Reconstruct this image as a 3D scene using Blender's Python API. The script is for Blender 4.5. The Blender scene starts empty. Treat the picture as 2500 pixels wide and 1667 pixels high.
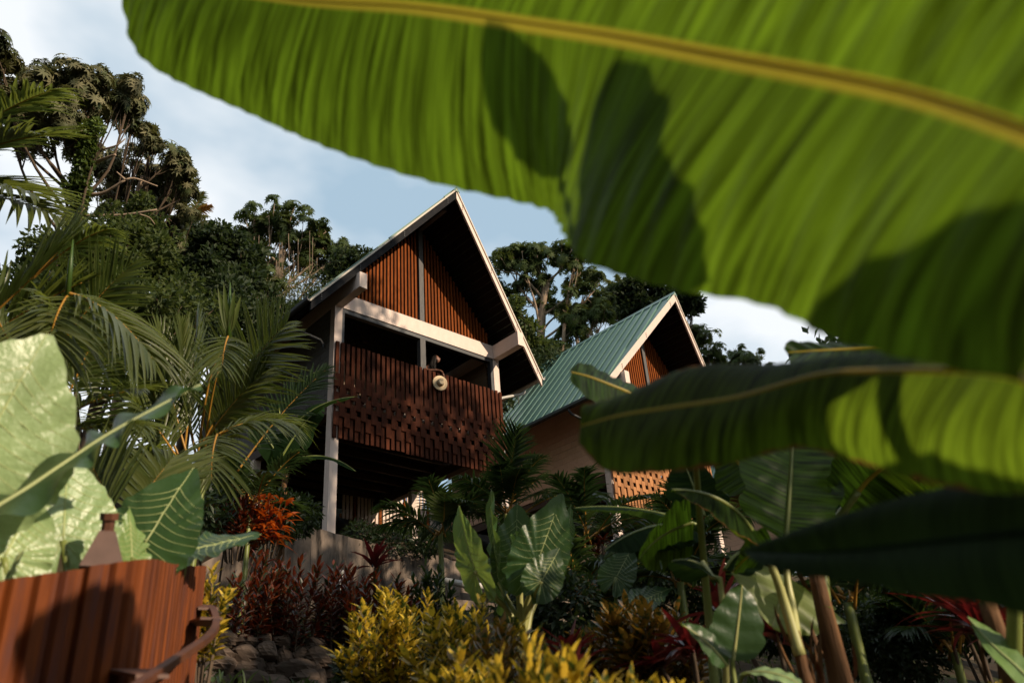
import bpy, math, random
import numpy as np
from math import radians, sin, cos, pi
from mathutils import Vector, Matrix

# ------------------------------------------------------------------ camera, sky, sun, exposure
SC = bpy.context.scene
FPX, PW, PH = 1987.3, 2500.0, 1667.0
YAW, PIT, ROL = 0.7712, 0.4919, -0.0793
CAM = np.array([-8.92, -15.332, 1.60])
HZ = 8.72                                    # height of the lodges' cladding foot above the camera's terrace
def cam_axes():
    f = np.array([sin(YAW)*cos(PIT), cos(YAW)*cos(PIT), sin(PIT)])
    r = np.array([cos(YAW), -sin(YAW), 0.0]); u = np.cross(r, f)
    return f, cos(ROL)*r + sin(ROL)*u, -sin(ROL)*r + cos(ROL)*u
CF, CR, CU = cam_axes()
cd = bpy.data.cameras.new('camera'); co = bpy.data.objects.new('camera', cd)
SC.collection.objects.link(co); SC.camera = co
cd.sensor_width = 36.0; cd.lens = FPX/PW*36.0; cd.clip_start = 0.05; cd.clip_end = 2000
co.matrix_world = Matrix(((CR[0], CU[0], -CF[0], CAM[0]), (CR[1], CU[1], -CF[1], CAM[1]), (CR[2], CU[2], -CF[2], CAM[2]), (0, 0, 0, 1)))
cd.dof.use_dof = True; cd.dof.focus_distance = 19.0; cd.dof.aperture_fstop = 2.1

SUN_EL, SUN_AZ = radians(22.5), radians(164.5)       # azimuth from +Y towards +X
SUN = np.array([sin(SUN_AZ)*cos(SUN_EL), cos(SUN_AZ)*cos(SUN_EL), sin(SUN_EL)])
wd = bpy.data.worlds.new('World'); SC.world = wd; wd.use_nodes = True
nt = wd.node_tree; nt.nodes.clear()
wo = nt.nodes.new('ShaderNodeOutputWorld'); bg = nt.nodes.new('ShaderNodeBackground')
sky = nt.nodes.new('ShaderNodeTexSky'); sky.sky_type = 'NISHITA'; sky.sun_disc = False
sky.sun_elevation = SUN_EL; sky.sun_rotation = SUN_AZ; sky.air_density = 1.0; sky.dust_density = 1.2; sky.ozone_density = 1.6
tc = nt.nodes.new('ShaderNodeTexCoord'); mp = nt.nodes.new('ShaderNodeMapping'); mp.inputs['Scale'].default_value = (1.0, 1.0, 1.9)
nz = nt.nodes.new('ShaderNodeTexNoise'); nz.inputs['Scale'].default_value = 2.3; nz.inputs['Detail'].default_value = 5; nz.inputs['Roughness'].default_value = .52
cr = nt.nodes.new('ShaderNodeValToRGB'); cr.color_ramp.elements[0].position = .36; cr.color_ramp.elements[1].position = .57
cr.color_ramp.elements[0].color = (2.85, 3.85, 4.65, 1); cr.color_ramp.elements[1].color = (6.6, 6.8, 6.9, 1)      # thin humid veil, whiter where the cloud thickens
mx = nt.nodes.new('ShaderNodeMixRGB'); mx.inputs[0].default_value = .86
nt.links.new(tc.outputs['Generated'], mp.inputs['Vector']); nt.links.new(mp.outputs['Vector'], nz.inputs['Vector'])
nt.links.new(nz.outputs['Fac'], cr.inputs['Fac']); nt.links.new(cr.outputs['Color'], mx.inputs[2])
nt.links.new(sky.outputs['Color'], mx.inputs[1]); nt.links.new(mx.outputs[0], bg.inputs['Color'])
nt.links.new(bg.outputs[0], wo.inputs['Surface']); bg.inputs['Strength'].default_value = 0.15
sl = bpy.data.lights.new('sun', 'SUN'); sl.energy = 5.0; sl.angle = radians(.53); sl.color = (1.0, .80, .58)
so = bpy.data.objects.new('sun', sl); SC.collection.objects.link(so)
so.rotation_euler = Vector(-SUN).to_track_quat('-Z', 'Y').to_euler(); so.location = (0, -30, 30)
SC.view_settings.view_transform = 'Standard'; SC.view_settings.look = 'None'
SC.view_settings.exposure = 0.12; SC.view_settings.gamma = 1.0; SC.view_settings.use_curve_mapping = False
SC.render.engine = 'CYCLES'
SC.cycles.max_bounces = 7; SC.cycles.diffuse_bounces = 4; SC.cycles.glossy_bounces = 2; SC.cycles.transmission_bounces = 4
SC.cycles.use_denoising = True; SC.cycles.sample_clamp_indirect = 6.0; SC.cycles.caustics_reflective = False; SC.cycles.caustics_refractive = False

# ------------------------------------------------------------------ helpers
RNG = np.random.default_rng(11)
def V(*a): return np.array(a, float)
def nrm(v):
    v = np.asarray(v, float); return v/np.maximum(np.linalg.norm(v, axis=-1, keepdims=True), 1e-9)
def ray(px, py): return CF + CR*((px-PW/2)/FPX) - CU*((py-PH/2)/FPX)
def at(px, py, r): return CAM + nrm(ray(px, py))*r                  # pixel direction + real range in metres
def on(px, py, ax, v):
    d = ray(px, py); return CAM + d*((v-CAM[ax])/d[ax])
COL = SC.collection
ORG = {}
def link(o, parent=None):
    COL.objects.link(o)
    if parent is not None: o.parent = parent; ORG[o.name] = ORG[parent.name]
    return o
def tag(o, label, cat, group=None, kind=None):
    if label: o['label'] = label
    if cat: o['category'] = cat
    if group: o['group'] = group
    if kind: o['kind'] = kind
    return o
def thing(name, label, cat, loc=(0, 0, 0), group=None):
    o = bpy.data.objects.new(name, None); o.empty_display_size = .2; o.location = tuple(loc); COL.objects.link(o)
    ORG[o.name] = np.array(loc, float); return tag(o, label, cat, group)

class MB:
    def __init__(s): s.v = []; s.q = []; s.t = []; s.lc = []; s.n = 0
    def add(s, v, quads=None, tris=None, lc=None):
        v = np.asarray(v, float).reshape(-1, 3)
        if quads is not None and len(quads): s.q.append(np.asarray(quads, int).reshape(-1, 4)+s.n)
        if tris is not None and len(tris): s.t.append(np.asarray(tris, int).reshape(-1, 3)+s.n)
        s.v.append(v); s.lc.append(np.zeros((len(v), 3)) if lc is None else np.asarray(lc, float).reshape(-1, 3)); s.n += len(v)
        return s
    def hexa(s, p):                     # 8 corners: bottom loop then top loop
        return s.add(p, [(3, 2, 1, 0), (4, 5, 6, 7), (0, 1, 5, 4), (1, 2, 6, 5), (2, 3, 7, 6), (3, 0, 4, 7)])
    def box(s, a, b):
        (x0, y0, z0), (x1, y1, z1) = a, b
        return s.hexa([(x0, y0, z0), (x1, y0, z0), (x1, y1, z0), (x0, y1, z0), (x0, y0, z1), (x1, y0, z1), (x1, y1, z1), (x0, y1, z1)])
    def prism(s, poly, off):            # convex polygon extruded by off
        poly = np.asarray(poly, float); n = len(poly); off = np.asarray(off, float)
        v = np.vstack([poly, poly+off, poly.mean(0)[None], (poly+off).mean(0)[None]])
        q = [(i, (i+1) % n, n+(i+1) % n, n+i) for i in range(n)]
        t = [((i+1) % n, i, 2*n) for i in range(n)] + [(n+i, n+(i+1) % n, 2*n+1) for i in range(n)]
        return s.add(v, q, t)
    def tube(s, pts, rad, n=8, tint=0., closed=True):
        pts = np.asarray(pts, float); m = len(pts); rad = np.broadcast_to(np.asarray(rad, float), (m,))
        T = nrm(np.gradient(pts, axis=0)); ref = V(0, 0, 1) if abs(T[:, 2]).mean() < .8 else V(1, 0, 0)
        A = nrm(np.cross(T, ref)); B = np.cross(T, A); a = np.arange(n)*2*pi/n
        v = pts[:, None]+rad[:, None, None]*(A[:, None]*np.cos(a)[None, :, None]+B[:, None]*np.sin(a)[None, :, None])
        q = [(i*n+j, i*n+(j+1) % n, (i+1)*n+(j+1) % n, (i+1)*n+j) for i in range(m-1) for j in range(n)]
        v = v.reshape(-1, 3); t = []
        if closed:
            v = np.vstack([v, pts[:1], pts[-1:]]); t = [((j+1) % n, j, m*n) for j in range(n)]+[((m-1)*n+j, (m-1)*n+(j+1) % n, m*n+1) for j in range(n)]
        u = np.linspace(0, 1, m).repeat(n); u = np.append(u, [0, 1]) if closed else u
        return s.add(v, q, t, np.stack([u, 0*u, 0*u+tint], 1))
    def build(s, name, mat, parent=None, smooth=False):
        me = bpy.data.meshes.new(name); v = np.vstack(s.v)
        if parent is not None: v = v-ORG[parent.name]
        q = np.vstack(s.q) if s.q else np.zeros((0, 4), int); t = np.vstack(s.t) if s.t else np.zeros((0, 3), int)
        me.vertices.add(len(v)); me.vertices.foreach_set('co', v.ravel())
        idx = np.concatenate([q.ravel(), t.ravel()]); me.loops.add(len(idx)); me.loops.foreach_set('vertex_index', idx)
        st = np.concatenate([np.arange(len(q))*4, len(q)*4+np.arange(len(t))*3]); me.polygons.add(len(st))
        me.polygons.foreach_set('loop_start', st)
        me.polygons.foreach_set('use_smooth', np.full(len(st), smooth))
        me.update(calc_edges=True); me.validate()
        la = me.attributes.new('lc', 'FLOAT_VECTOR', 'POINT'); la.data.foreach_set('vector', np.vstack(s.lc).ravel())
        if mat is not None: me.materials.append(mat)
        o = bpy.data.objects.new(name, me); return link(o, parent)

_cube = {}
def cube_mesh(mat):
    if mat.name not in _cube:
        b = MB().box((-.5, -.5, -.5), (.5, .5, .5)); o = b.build('block', mat); me = o.data; bpy.data.objects.remove(o); _cube[mat.name] = me
    return _cube[mat.name]
def pc(name, mat, parent, c, s, rot=(0, 0, 0)):         # one piece: a shared block, placed in world space
    o = bpy.data.objects.new(name, cube_mesh(mat)); link(o, parent)
    o.location = tuple(np.asarray(c, float)-(ORG[parent.name] if parent is not None else 0)); o.scale = tuple(s); o.rotation_euler = rot
    return o
def box(name, mat, parent, a, b):
    a = np.asarray(a, float); b = np.asarray(b, float); return pc(name, mat, parent, (a+b)/2, b-a)

def catmull(P, n):
    P = np.asarray(P, float); m = len(P)
    d = np.concatenate([[0], np.cumsum(np.linalg.norm(np.diff(P, axis=0), axis=1)+1e-6)]); x = np.linspace(0, d[-1], n)
    Q = np.vstack([2*P[0]-P[1], P, 2*P[-1]-P[-2]]); i = np.clip(np.searchsorted(d, x, side='right')-1, 0, m-2)
    t = ((x-d[i])/(d[i+1]-d[i]))[:, None]; p0, p1, p2, p3 = Q[i], Q[i+1], Q[i+2], Q[i+3]
    return .5*((2*p1)+(-p0+p2)*t+(2*p0-5*p1+4*p2-p3)*t*t+(-p0+3*p1-3*p2+p3)*t**3)
def interp_at(P, x):
    """control rows sampled evenly in parameter x in 0..1"""
    P = np.asarray(P, float); m = len(P); f = x*(m-1); i = np.clip(f.astype(int), 0, m-2); t = (f-i)[:, None]
    Q = np.vstack([2*P[0]-P[1], P, 2*P[-1]-P[-2]]); p0, p1, p2, p3 = Q[i], Q[i+1], Q[i+2], Q[i+3]
    return .5*((2*p1)+(-p0+p2)*t+(2*p0-5*p1+4*p2-p3)*t*t+(-p0+3*p1-3*p2+p3)*t**3)

def straps(mb, P, D, N, L, W, droop=0., nseg=4, prof=None, fold=.25, g=V(0, 0, -1), tint=None, curl=0.):
    """many lanceolate leaves at once: base P, direction D, face normal N, length L, width W"""
    P = np.atleast_2d(P); M = len(P); D = nrm(np.broadcast_to(D, (M, 3))); N = np.broadcast_to(N, (M, 3))
    L = np.broadcast_to(np.asarray(L, float), (M,)); W = np.broadcast_to(np.asarray(W, float), (M,)); droop = np.broadcast_to(np.asarray(droop, float), (M,))
    S = nrm(np.cross(N, D)); N = np.cross(D, S)
    s = np.linspace(0, 1, nseg+1); prof = (lambda x: np.sin(pi*np.clip(x, 0, 1)**.75)**.8*.98+.02) if prof is None else prof; w = prof(s)
    mid = P[:, None]+D[:, None]*(L[:, None]*s)[..., None]+g*((droop*L)[:, None]*s**2)[..., None]+N[:, None]*(curl*L[:, None]*np.sin(pi*s))[..., None]
    off = S[:, None]*(W[:, None]*w*.5)[..., None]; up = N[:, None]*(fold*W[:, None]*w)[..., None]
    v = np.stack([mid-off+up, mid, mid+off+up], 2).reshape(-1, 3)
    k = np.arange(nseg); f = np.stack([np.stack([k*3+c, k*3+c+1, k*3+c+4, k*3+c+3], 1) for c in (0, 1)], 1).reshape(-1, 4)
    q = (f[None]+(np.arange(M)*(nseg+1)*3)[:, None, None]).reshape(-1, 4)
    ti = RNG.random(M) if tint is None else np.broadcast_to(tint, (M,))
    lc = np.zeros((M, nseg+1, 3, 3)); lc[..., 0] = s[None, :, None]; lc[..., 1] = np.array([-1, 0, 1]); lc[..., 2] = ti[:, None, None]
    return mb.add(v, q, None, lc)

# ------------------------------------------------------------------ materials
def new_mat(name):
    m = bpy.data.materials.new(name); m.use_nodes = True; nt = m.node_tree; nt.nodes.clear()
    o = nt.nodes.new('ShaderNodeOutputMaterial'); p = nt.nodes.new('ShaderNodeBsdfPrincipled'); nt.links.new(p.outputs[0], o.inputs['Surface'])
    return m, nt, o, p
def N_(nt, t, **k):
    n = nt.nodes.new(t)
    for a, b in k.items():
        if a in n.inputs: n.inputs[a].default_value = b
        else: setattr(n, a, b)
    return n
def math_(nt, op, a, b=None, c=None):
    n = nt.nodes.new('ShaderNodeMath'); n.operation = op
    for i, x in enumerate((a, b, c)):
        if x is None: continue
        if isinstance(x, (int, float)): n.inputs[i].default_value = x
        else: nt.links.new(x, n.inputs[i])
    return n.outputs[0]
def mix_(nt, f, a, b, bt='MIX'):
    n = nt.nodes.new('ShaderNodeMixRGB'); n.blend_type = bt
    for i, x in enumerate((f, a, b)):
        if isinstance(x, (int, float)): n.inputs[i].default_value = x
        elif isinstance(x, tuple): n.inputs[i].default_value = (*x, 1) if len(x) == 3 else x
        else: nt.links.new(x, n.inputs[i])
    return n.outputs[0]
def ramp_(nt, fac, stops):
    n = nt.nodes.new('ShaderNodeValToRGB'); e = n.color_ramp.elements
    while len(e) < len(stops): e.new(.5)
    for x, (p, c) in zip(e, stops): x.position = p; x.color = (*c, 1) if isinstance(c, tuple) else (c, c, c, 1)
    nt.links.new(fac, n.inputs[0]); return n.outputs[0]
def pos_noise(nt, scale, detail=4, rough=.55, stretch=(1, 1, 1), offs=None):
    g = nt.nodes.new('ShaderNodeNewGeometry'); m = nt.nodes.new('ShaderNodeMapping'); m.inputs['Scale'].default_value = stretch
    nt.links.new(g.outputs['Position'], m.inputs['Vector'])
    if offs is not None: nt.links.new(offs, m.inputs['Location'])
    n = N_(nt, 'ShaderNodeTexNoise', Scale=scale, Detail=detail, Roughness=rough); nt.links.new(m.outputs[0], n.inputs['Vector']); return n.outputs['Fac']
def bump_(nt, h, p, strength=.3, dist=.02):
    b = N_(nt, 'ShaderNodeBump', Strength=strength, Distance=dist); nt.links.new(h, b.inputs['Height']); nt.links.new(b.outputs[0], p.inputs['Normal'])
def surf_mat(name, c1, c2, scale=6., stretch=(1, 1, 1), rough=.6, spec=.4, vary=.25, bump=.2, bdist=.01, stain=None, detail=5):
    """painted, wooden or mineral surface: two tones of noise, per-piece variation, optional stains"""
    m, nt, o, p = new_mat(name); oi = nt.nodes.new('ShaderNodeObjectInfo')
    cx = nt.nodes.new('ShaderNodeCombineXYZ'); r = math_(nt, 'MULTIPLY', oi.outputs['Random'], 37.)
    for i in range(3): nt.links.new(r, cx.inputs[i])
    n = pos_noise(nt, scale, detail, .6, stretch, cx.outputs[0]); f = ramp_(nt, n, [(.3, 0.), (.7, 1.)])
    c = mix_(nt, f, c1, c2)
    if vary: c = mix_(nt, 1., c, ramp_(nt, oi.outputs['Random'], [(0, 1-vary), (1, 1+vary*.6)]), 'MULTIPLY')
    if stain:
        sn = pos_noise(nt, stain[0], 5, .65, stain[3] if len(stain) > 3 else (1, 1, 1)); c = mix_(nt, ramp_(nt, sn, [(stain[2], 0.), (stain[2]+.14, 1.)]), c, stain[1])
    nt.links.new(c, p.inputs['Base Color']); p.inputs['Roughness'].default_value = rough; p.inputs['Specular IOR Level'].default_value = spec
    if bump: bump_(nt, n, p, bump, bdist)
    return m
def leaf_mat(name, c1, c2, tcol, trans=.35, rough=.42, spec=.5, stripe=0., sfreq=60., edge=None, vein=None, spots=None, bump=.0):
    """leaf: 'lc' holds (metres or 0..1 along, -1..1 across, random tint); light passes through the blade"""
    m, nt, o, p = new_mat(name); a = N_(nt, 'ShaderNodeAttribute', attribute_name='lc'); sp = nt.nodes.new('ShaderNodeSeparateXYZ'); nt.links.new(a.outputs['Vector'], sp.inputs[0])
    u, v, t = sp.outputs; c = mix_(nt, t, c1, c2); tc = mix_(nt, t, tcol, tuple(min(1, x*1.25) for x in tcol))
    av = math_(nt, 'ABSOLUTE', v)
    n2 = pos_noise(nt, 3., 3, .5); c = mix_(nt, 1., c, ramp_(nt, n2, [(.3, .8), (.7, 1.15)]), 'MULTIPLY')
    h = None
    if stripe:  # colour bands: vein tone plus painted shading of the pleats
        cx = nt.nodes.new('ShaderNodeCombineXYZ'); nt.links.new(math_(nt, 'MULTIPLY', math_(nt, 'MULTIPLY_ADD', av, -.04, u), sfreq), cx.inputs[0]); nt.links.new(math_(nt, 'MULTIPLY', v, .9), cx.inputs[1]); nt.links.new(t, cx.inputs[2])
        s = N_(nt, 'ShaderNodeTexNoise', Scale=1., Detail=3., Roughness=.6); nt.links.new(cx.outputs[0], s.inputs['Vector']); h = s.outputs['Fac']
        k = ramp_(nt, h, [(.32, 1-stripe), (.68, 1+stripe*.5)]); c = mix_(nt, 1., c, k, 'MULTIPLY'); tc = mix_(nt, 1., tc, k, 'MULTIPLY')
    if spots:                                    # variegation
        s = pos_noise(nt, spots[0], 3, .6); k = ramp_(nt, s, [(spots[2], 0.), (spots[2]+.08, 1.)]); c = mix_(nt, k, c, spots[1]); tc = mix_(nt, k, tc, spots[1])
    if vein:
        k = ramp_(nt, av, [(0, 1.), (vein[1]*.6, 1.), (vein[1], 0.)]); c = mix_(nt, k, c, vein[0]); tc = mix_(nt, k, tc, vein[0])
    if edge:
        e = math_(nt, 'ADD', av, math_(nt, 'MULTIPLY', math_(nt, 'SUBTRACT', pos_noise(nt, 9., 4, .6), .5), edge[2])); k = ramp_(nt, e, [(edge[1], 0.), (edge[1]+.06, 1.)])
        c = mix_(nt, k, c, edge[0]); tc = mix_(nt, k, tc, tuple(x*.6 for x in edge[0]))
    nt.links.new(c, p.inputs['Base Color']); p.inputs['Roughness'].default_value = rough; p.inputs['Specular IOR Level'].default_value = spec
    if bump and h is not None: bump_(nt, h, p, bump, .004)
    elif bump: bump_(nt, pos_noise(nt, 38., 3, .55), p, bump, .006)
    tr = nt.nodes.new('ShaderNodeBsdfTranslucent'); nt.links.new(tc, tr.inputs['Color'])
    ms = nt.nodes.new('ShaderNodeMixShader'); ms.inputs[0].default_value = trans
    nt.links.new(p.outputs[0], ms.inputs[1]); nt.links.new(tr.outputs[0], ms.inputs[2]); nt.links.new(ms.outputs[0], o.inputs['Surface'])
    return m

M = {}
M['paint'] = surf_mat('pale_paint', (.66, .53, .465), (.72, .60, .53), 7, (1, 1, .5), 0.7, 0.2, .05, .08, .004, (2.2, (.45, .36, .30), .66, (2, 2, .5)))
M['bargeshade'] = surf_mat('shaded_barge_board', (.018, .019, .022), (.032, .031, .032), 9, (1, 1, 1), 0.9, 0.06, .1, .1)  # dark tone puts the shade on this rake into its colour
M['slate'] = surf_mat('dark_slate_paint', (.028, .032, .038), (.045, .048, .052), 9, (1, 1, 1), .5, .4, .1, .1)
M['greywood'] = surf_mat('grey_stained_timber', (.10, .10, .105), (.15, .145, .14), 14, (3, 3, .4), 0.8, 0.12, .1, .2)
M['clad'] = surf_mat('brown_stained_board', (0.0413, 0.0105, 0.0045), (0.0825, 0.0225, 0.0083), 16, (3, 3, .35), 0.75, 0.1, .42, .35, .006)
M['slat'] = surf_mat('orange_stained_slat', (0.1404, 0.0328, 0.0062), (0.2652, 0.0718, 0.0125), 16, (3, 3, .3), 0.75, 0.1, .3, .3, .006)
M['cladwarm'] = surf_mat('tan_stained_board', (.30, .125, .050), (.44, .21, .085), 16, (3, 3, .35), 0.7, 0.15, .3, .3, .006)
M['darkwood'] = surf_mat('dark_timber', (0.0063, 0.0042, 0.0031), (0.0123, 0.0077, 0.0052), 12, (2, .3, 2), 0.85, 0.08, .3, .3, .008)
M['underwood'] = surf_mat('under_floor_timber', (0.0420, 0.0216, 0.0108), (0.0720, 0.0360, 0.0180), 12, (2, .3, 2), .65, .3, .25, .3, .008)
M['innerwood'] = surf_mat('interior_board', (0.1600, 0.1120, 0.0680), (0.2160, 0.1520, 0.0960), 9, (.3, .3, 2.5), .6, .3, .18, .2)
M['greyblock'] = surf_mat('grey_painted_block', (0.1240, 0.1200, 0.1120), (0.1520, 0.1480, 0.1400), 22, (1, 1, 1), .75, .25, .06, .25, .004)
M['peachblock'] = surf_mat('peach_painted_block', (.60, .35, .235), (.67, .41, .28), 22, (1, 1, 1), .75, .25, .06, .25, .004)
M['mortar'] = surf_mat('joint_mortar', (.14, .11, .095), (.18, .145, .125), 30, (1, 1, 1), .9, .15, 0, .2)
M['roof'] = surf_mat('green_roof_steel', (.080, .170, .135), (.100, .198, .158), 3, (1, 1, 1), .38, .5, .05, .04, .004)
M['roofedge'] = surf_mat('roof_edge_flashing', (.56, .50, .42), (.64, .58, .50), 8, (1, 1, 1), 0.6, 0.3, .05, .05)
M['metalgrey'] = surf_mat('pale_pipe', (.42, .40, .37), (.52, .50, .46), 10, (1, 1, 1), .45, .5, .05, .05)
M['concrete'] = surf_mat('weathered_concrete', (.12, .095, .078), (.27, .21, .165), 3.4, (1, 1, .5), .85, .2, 0, .7, .03, (1.7, (.040, .032, .026), .50, (2.4, 2.4, .35)), 9)
M['stone'] = surf_mat('field_stone', (0.0638, 0.0467, 0.0365), (0.1360, 0.0978, 0.0748), 6, (1, 1, 1), .8, .3, .45, .6, .03, (5., (.05, .045, .035), .6), 7)
M['rust'] = surf_mat('rusty_steel', (0.0684, 0.0158, 0.0036), (0.2160, 0.0533, 0.0072), 5., (2.6, 2.6, .30), 0.7, 0.2, .05, .45, .01, (8., (.085, .026, .016), .50, (1.6, 1.6, .22)), 8)
M['rustpale'] = surf_mat('pale_rust_streak', (.46, .28, .20), (.36, .17, .10), 20, (1, 1, .4), .7, .3, 0, .2)
M['rustrail'] = surf_mat('rusted_handrail', (0.0600, 0.0208, 0.0104), (0.1200, 0.0416, 0.0176), 9, (1, 1, 1), .55, .45, .05, .3, .005)
M['soil'] = surf_mat('dark_soil', (.028, .020, .013), (.055, .040, .024), 2.5, (1, 1, 1), .95, .1, 0, .6, .05, (1.1, (.022, .036, .012), .52), 7)
M['bark'] = surf_mat('pale_bark', (0.2550, 0.1827, 0.1275), (0.3825, 0.2890, 0.2082), 9, (1, 1, .25), .8, .2, .1, .4, .02, (6., (.16, .10, .065), .6))
M['darkbark'] = surf_mat('dark_bark', (.07, .05, .035), (.13, .095, .065), 8, (1, 1, .3), .85, .2, .1, .5, .02)
M['stemdry'] = surf_mat('banana_stem', (0.0680, 0.0336, 0.0160), (0.2160, 0.1080, 0.0440), 6, (2, 2, .3), .75, .2, .1, .9, .03, (4., (.07, .035, .018), .55, (1.5, 1.5, .35)))
M['petiole'] = leaf_mat('petiole_green', (.20, .24, .06), (.28, .30, .09), (.3, .35, .05), .12, .4, .5)
M['petpale'] = leaf_mat('petiole_pale', (.42, .42, .16), (.50, .48, .20), (.4, .4, .1), .12, .4, .5)
M['midrib'] = leaf_mat('midrib_yellow', (.50, .40, .05), (.56, .45, .06), (.70, .55, .05), .45, .4, .5)
M['rachis'] = leaf_mat('palm_rachis', (.42, .22, .035), (.50, .30, .06), (.4, .25, .03), .15, .4, .5)
M['banana'] = leaf_mat('banana_blade', (0.0195, 0.0480, 0.0090), (0.0255, 0.0585, 0.0105), (.118, .212, .010), .52, .42, .30, .85, 85., None, ((.36, .31, .03), .050), None, .3)
M['bananaold'] = leaf_mat('banana_blade_scorched', (0.0132, 0.0308, 0.0066), (0.0187, 0.0385, 0.0077), (.13, .215, .012), .48, .6, .04, .85, 85., ((.20, .085, .025), .96, .36), ((.36, .31, .03), .050), None, .2)
M['bananalite'] = leaf_mat('banana_blade_sunlit', (.20, .27, .09), (.26, .32, .12), (.42, .50, .08), .40, .42, .5, .2, 70., None, None, None, .2)  # whitish blade: sunlight on the leaf put into its colour
M['bananadark'] = leaf_mat('banana_blade_shaded', (0.0084, 0.0228, 0.0084), (0.0132, 0.0300, 0.0108), (.06, .11, .018), .30, .7, .02, .35, 85., None, None, None, .15)  # blade colour darkened to deepen the shade on these leaves
M['taro'] = leaf_mat('taro_blade', (0.1530, 0.2635, 0.0723), (0.1955, 0.3060, 0.0935), (.30, .44, .08), .25, .36, .6, 0, 0, None, None, None, .8)
M['taropale'] = leaf_mat('taro_blade_sunlit', (.255, .375, .165), (.305, .42, .19), (.40, .5, .14), .25, .34, .65, 0, 0, None, None, None, .9)  # pale green carries the sun's sheen in the base colour
M['tarodark'] = leaf_mat('taro_blade_dark_shaded', (0.0281, 0.0686, 0.0218), (0.0390, 0.0819, 0.0273), (.17, .28, .05), .28, .36, .45, 0, 0, None, None, None, .6)  # dark green, lowered further to paint in the bed's shade
M['vein'] = leaf_mat('leaf_vein', (.42, .48, .20), (.48, .53, .24), (.4, .45, .15), .15, .45, .4)
M['palm'] = leaf_mat('palm_leaflet', (0.0462, 0.0673, 0.0145), (0.0858, 0.1023, 0.0297), (.24, .30, .045), .30, .38, .5)
M['palmdark'] = leaf_mat('palm_leaflet_shaded', (0.0126, 0.0294, 0.0098), (0.0224, 0.0420, 0.0140), (.10, .16, .03), .25, .45, .3)  # leaflet green darkened for palms that stand in shade
M['palmdry'] = leaf_mat('palm_leaflet_dry', (.26, .12, .03), (.36, .18, .05), (.4, .2, .04), .25, .5, .4)
M['spear'] = leaf_mat('palm_spear', (.06, .12, .02), (.10, .16, .03), (.2, .28, .04), .2, .38, .5)
M['ceco'] = leaf_mat('palmate_leaf', (0.0296, 0.0530, 0.0125), (0.0585, 0.0819, 0.0203), (.16, .20, .035), .20, .62, .22)
M['cecopale'] = leaf_mat('palmate_leaf_silvery', (0.0467, 0.0680, 0.0204), (0.1870, 0.1742, 0.0935), (.20, .20, .06), .18, .60, .25)
M['tree'] = leaf_mat('forest_leaf', (0.0225, 0.0390, 0.0097), (0.0600, 0.0788, 0.0195), (.16, .21, .04), .22, .6, .22)
M['treedark'] = leaf_mat('forest_leaf_deep', (0.0112, 0.0218, 0.0067), (0.0270, 0.0420, 0.0120), (.08, .12, .03), .18, .6, .22)
M['vine'] = leaf_mat('vine_leaf', (0.0562, 0.0975, 0.0195), (0.0975, 0.1425, 0.0338), (.22, .30, .05), .22, .42, .45)
M['bamboo'] = leaf_mat('bamboo_leaf', (0.0675, 0.0825, 0.0263), (0.1125, 0.1200, 0.0413), (.24, .26, .06), .25, .5, .4)
M['crotony'] = leaf_mat('yellow_croton_leaf', (.55, .35, .028), (.70, .51, .055), (.55, .42, .03), .30, .38, .5, 0, 0, None, None, (22., (.050, .075, .012), .49))
M['crotono'] = leaf_mat('orange_croton_leaf', (0.1800, 0.0863, 0.0150), (0.2550, 0.1500, 0.0263), (.35, .18, .02), .28, .38, .5, 0, 0, None, None, (26., (.045, .065, .016), .50))
M['crotonr'] = leaf_mat('red_croton_leaf', (0.0720, 0.0112, 0.0056), (0.1520, 0.0336, 0.0080), (.25, .035, .008), .25, .34, .5, 0, 0, None, None, (14., (.020, .034, .014), .50))
M['crotonb'] = leaf_mat('fiery_croton_leaf', (0.3060, 0.0382, 0.0085), (0.4080, 0.1062, 0.0119), (.6, .12, .01), .30, .34, .5, 0, 0, None, None, (10., (.10, .02, .01), .62))
M['ti'] = leaf_mat('cordyline_leaf', (0.0400, 0.0080, 0.0080), (0.0760, 0.0144, 0.0112), (.25, .02, .02), .22, .34, .5)
M['shrub'] = leaf_mat('shrub_leaf', (0.0105, 0.0225, 0.0083), (0.0225, 0.0390, 0.0135), (.08, .12, .02), .22, .5, .3)
M['grass'] = leaf_mat('grass_blade', (.022, .042, .014), (.045, .070, .020), (.10, .15, .03), .25, .5, .3)
M['skin'] = surf_mat('brown_skin', (.16, .070, .042), (.19, .085, .052), 20, (1, 1, 1), .5, .45, 0, .05)
M['hair'] = surf_mat('dark_hair', (.006, .004, .003), (.012, .007, .005), 60, (1, 1, .1), .6, .2, 0, .3)
M['dress'] = surf_mat('brown_cloth', (.10, .045, .03), (.15, .07, .05), 20, (1, 1, 1), .8, .2, 0, .2)
M['straw'] = surf_mat('straw', (.62, .47, .29), (.72, .58, .38), 60, (1, 1, 1), .75, .25, 0, .4, .004)
M['band'] = surf_mat('hat_band', (.16, .10, .06), (.20, .13, .08), 30, (1, 1, 1), .7, .3, 0, .2)
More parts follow.
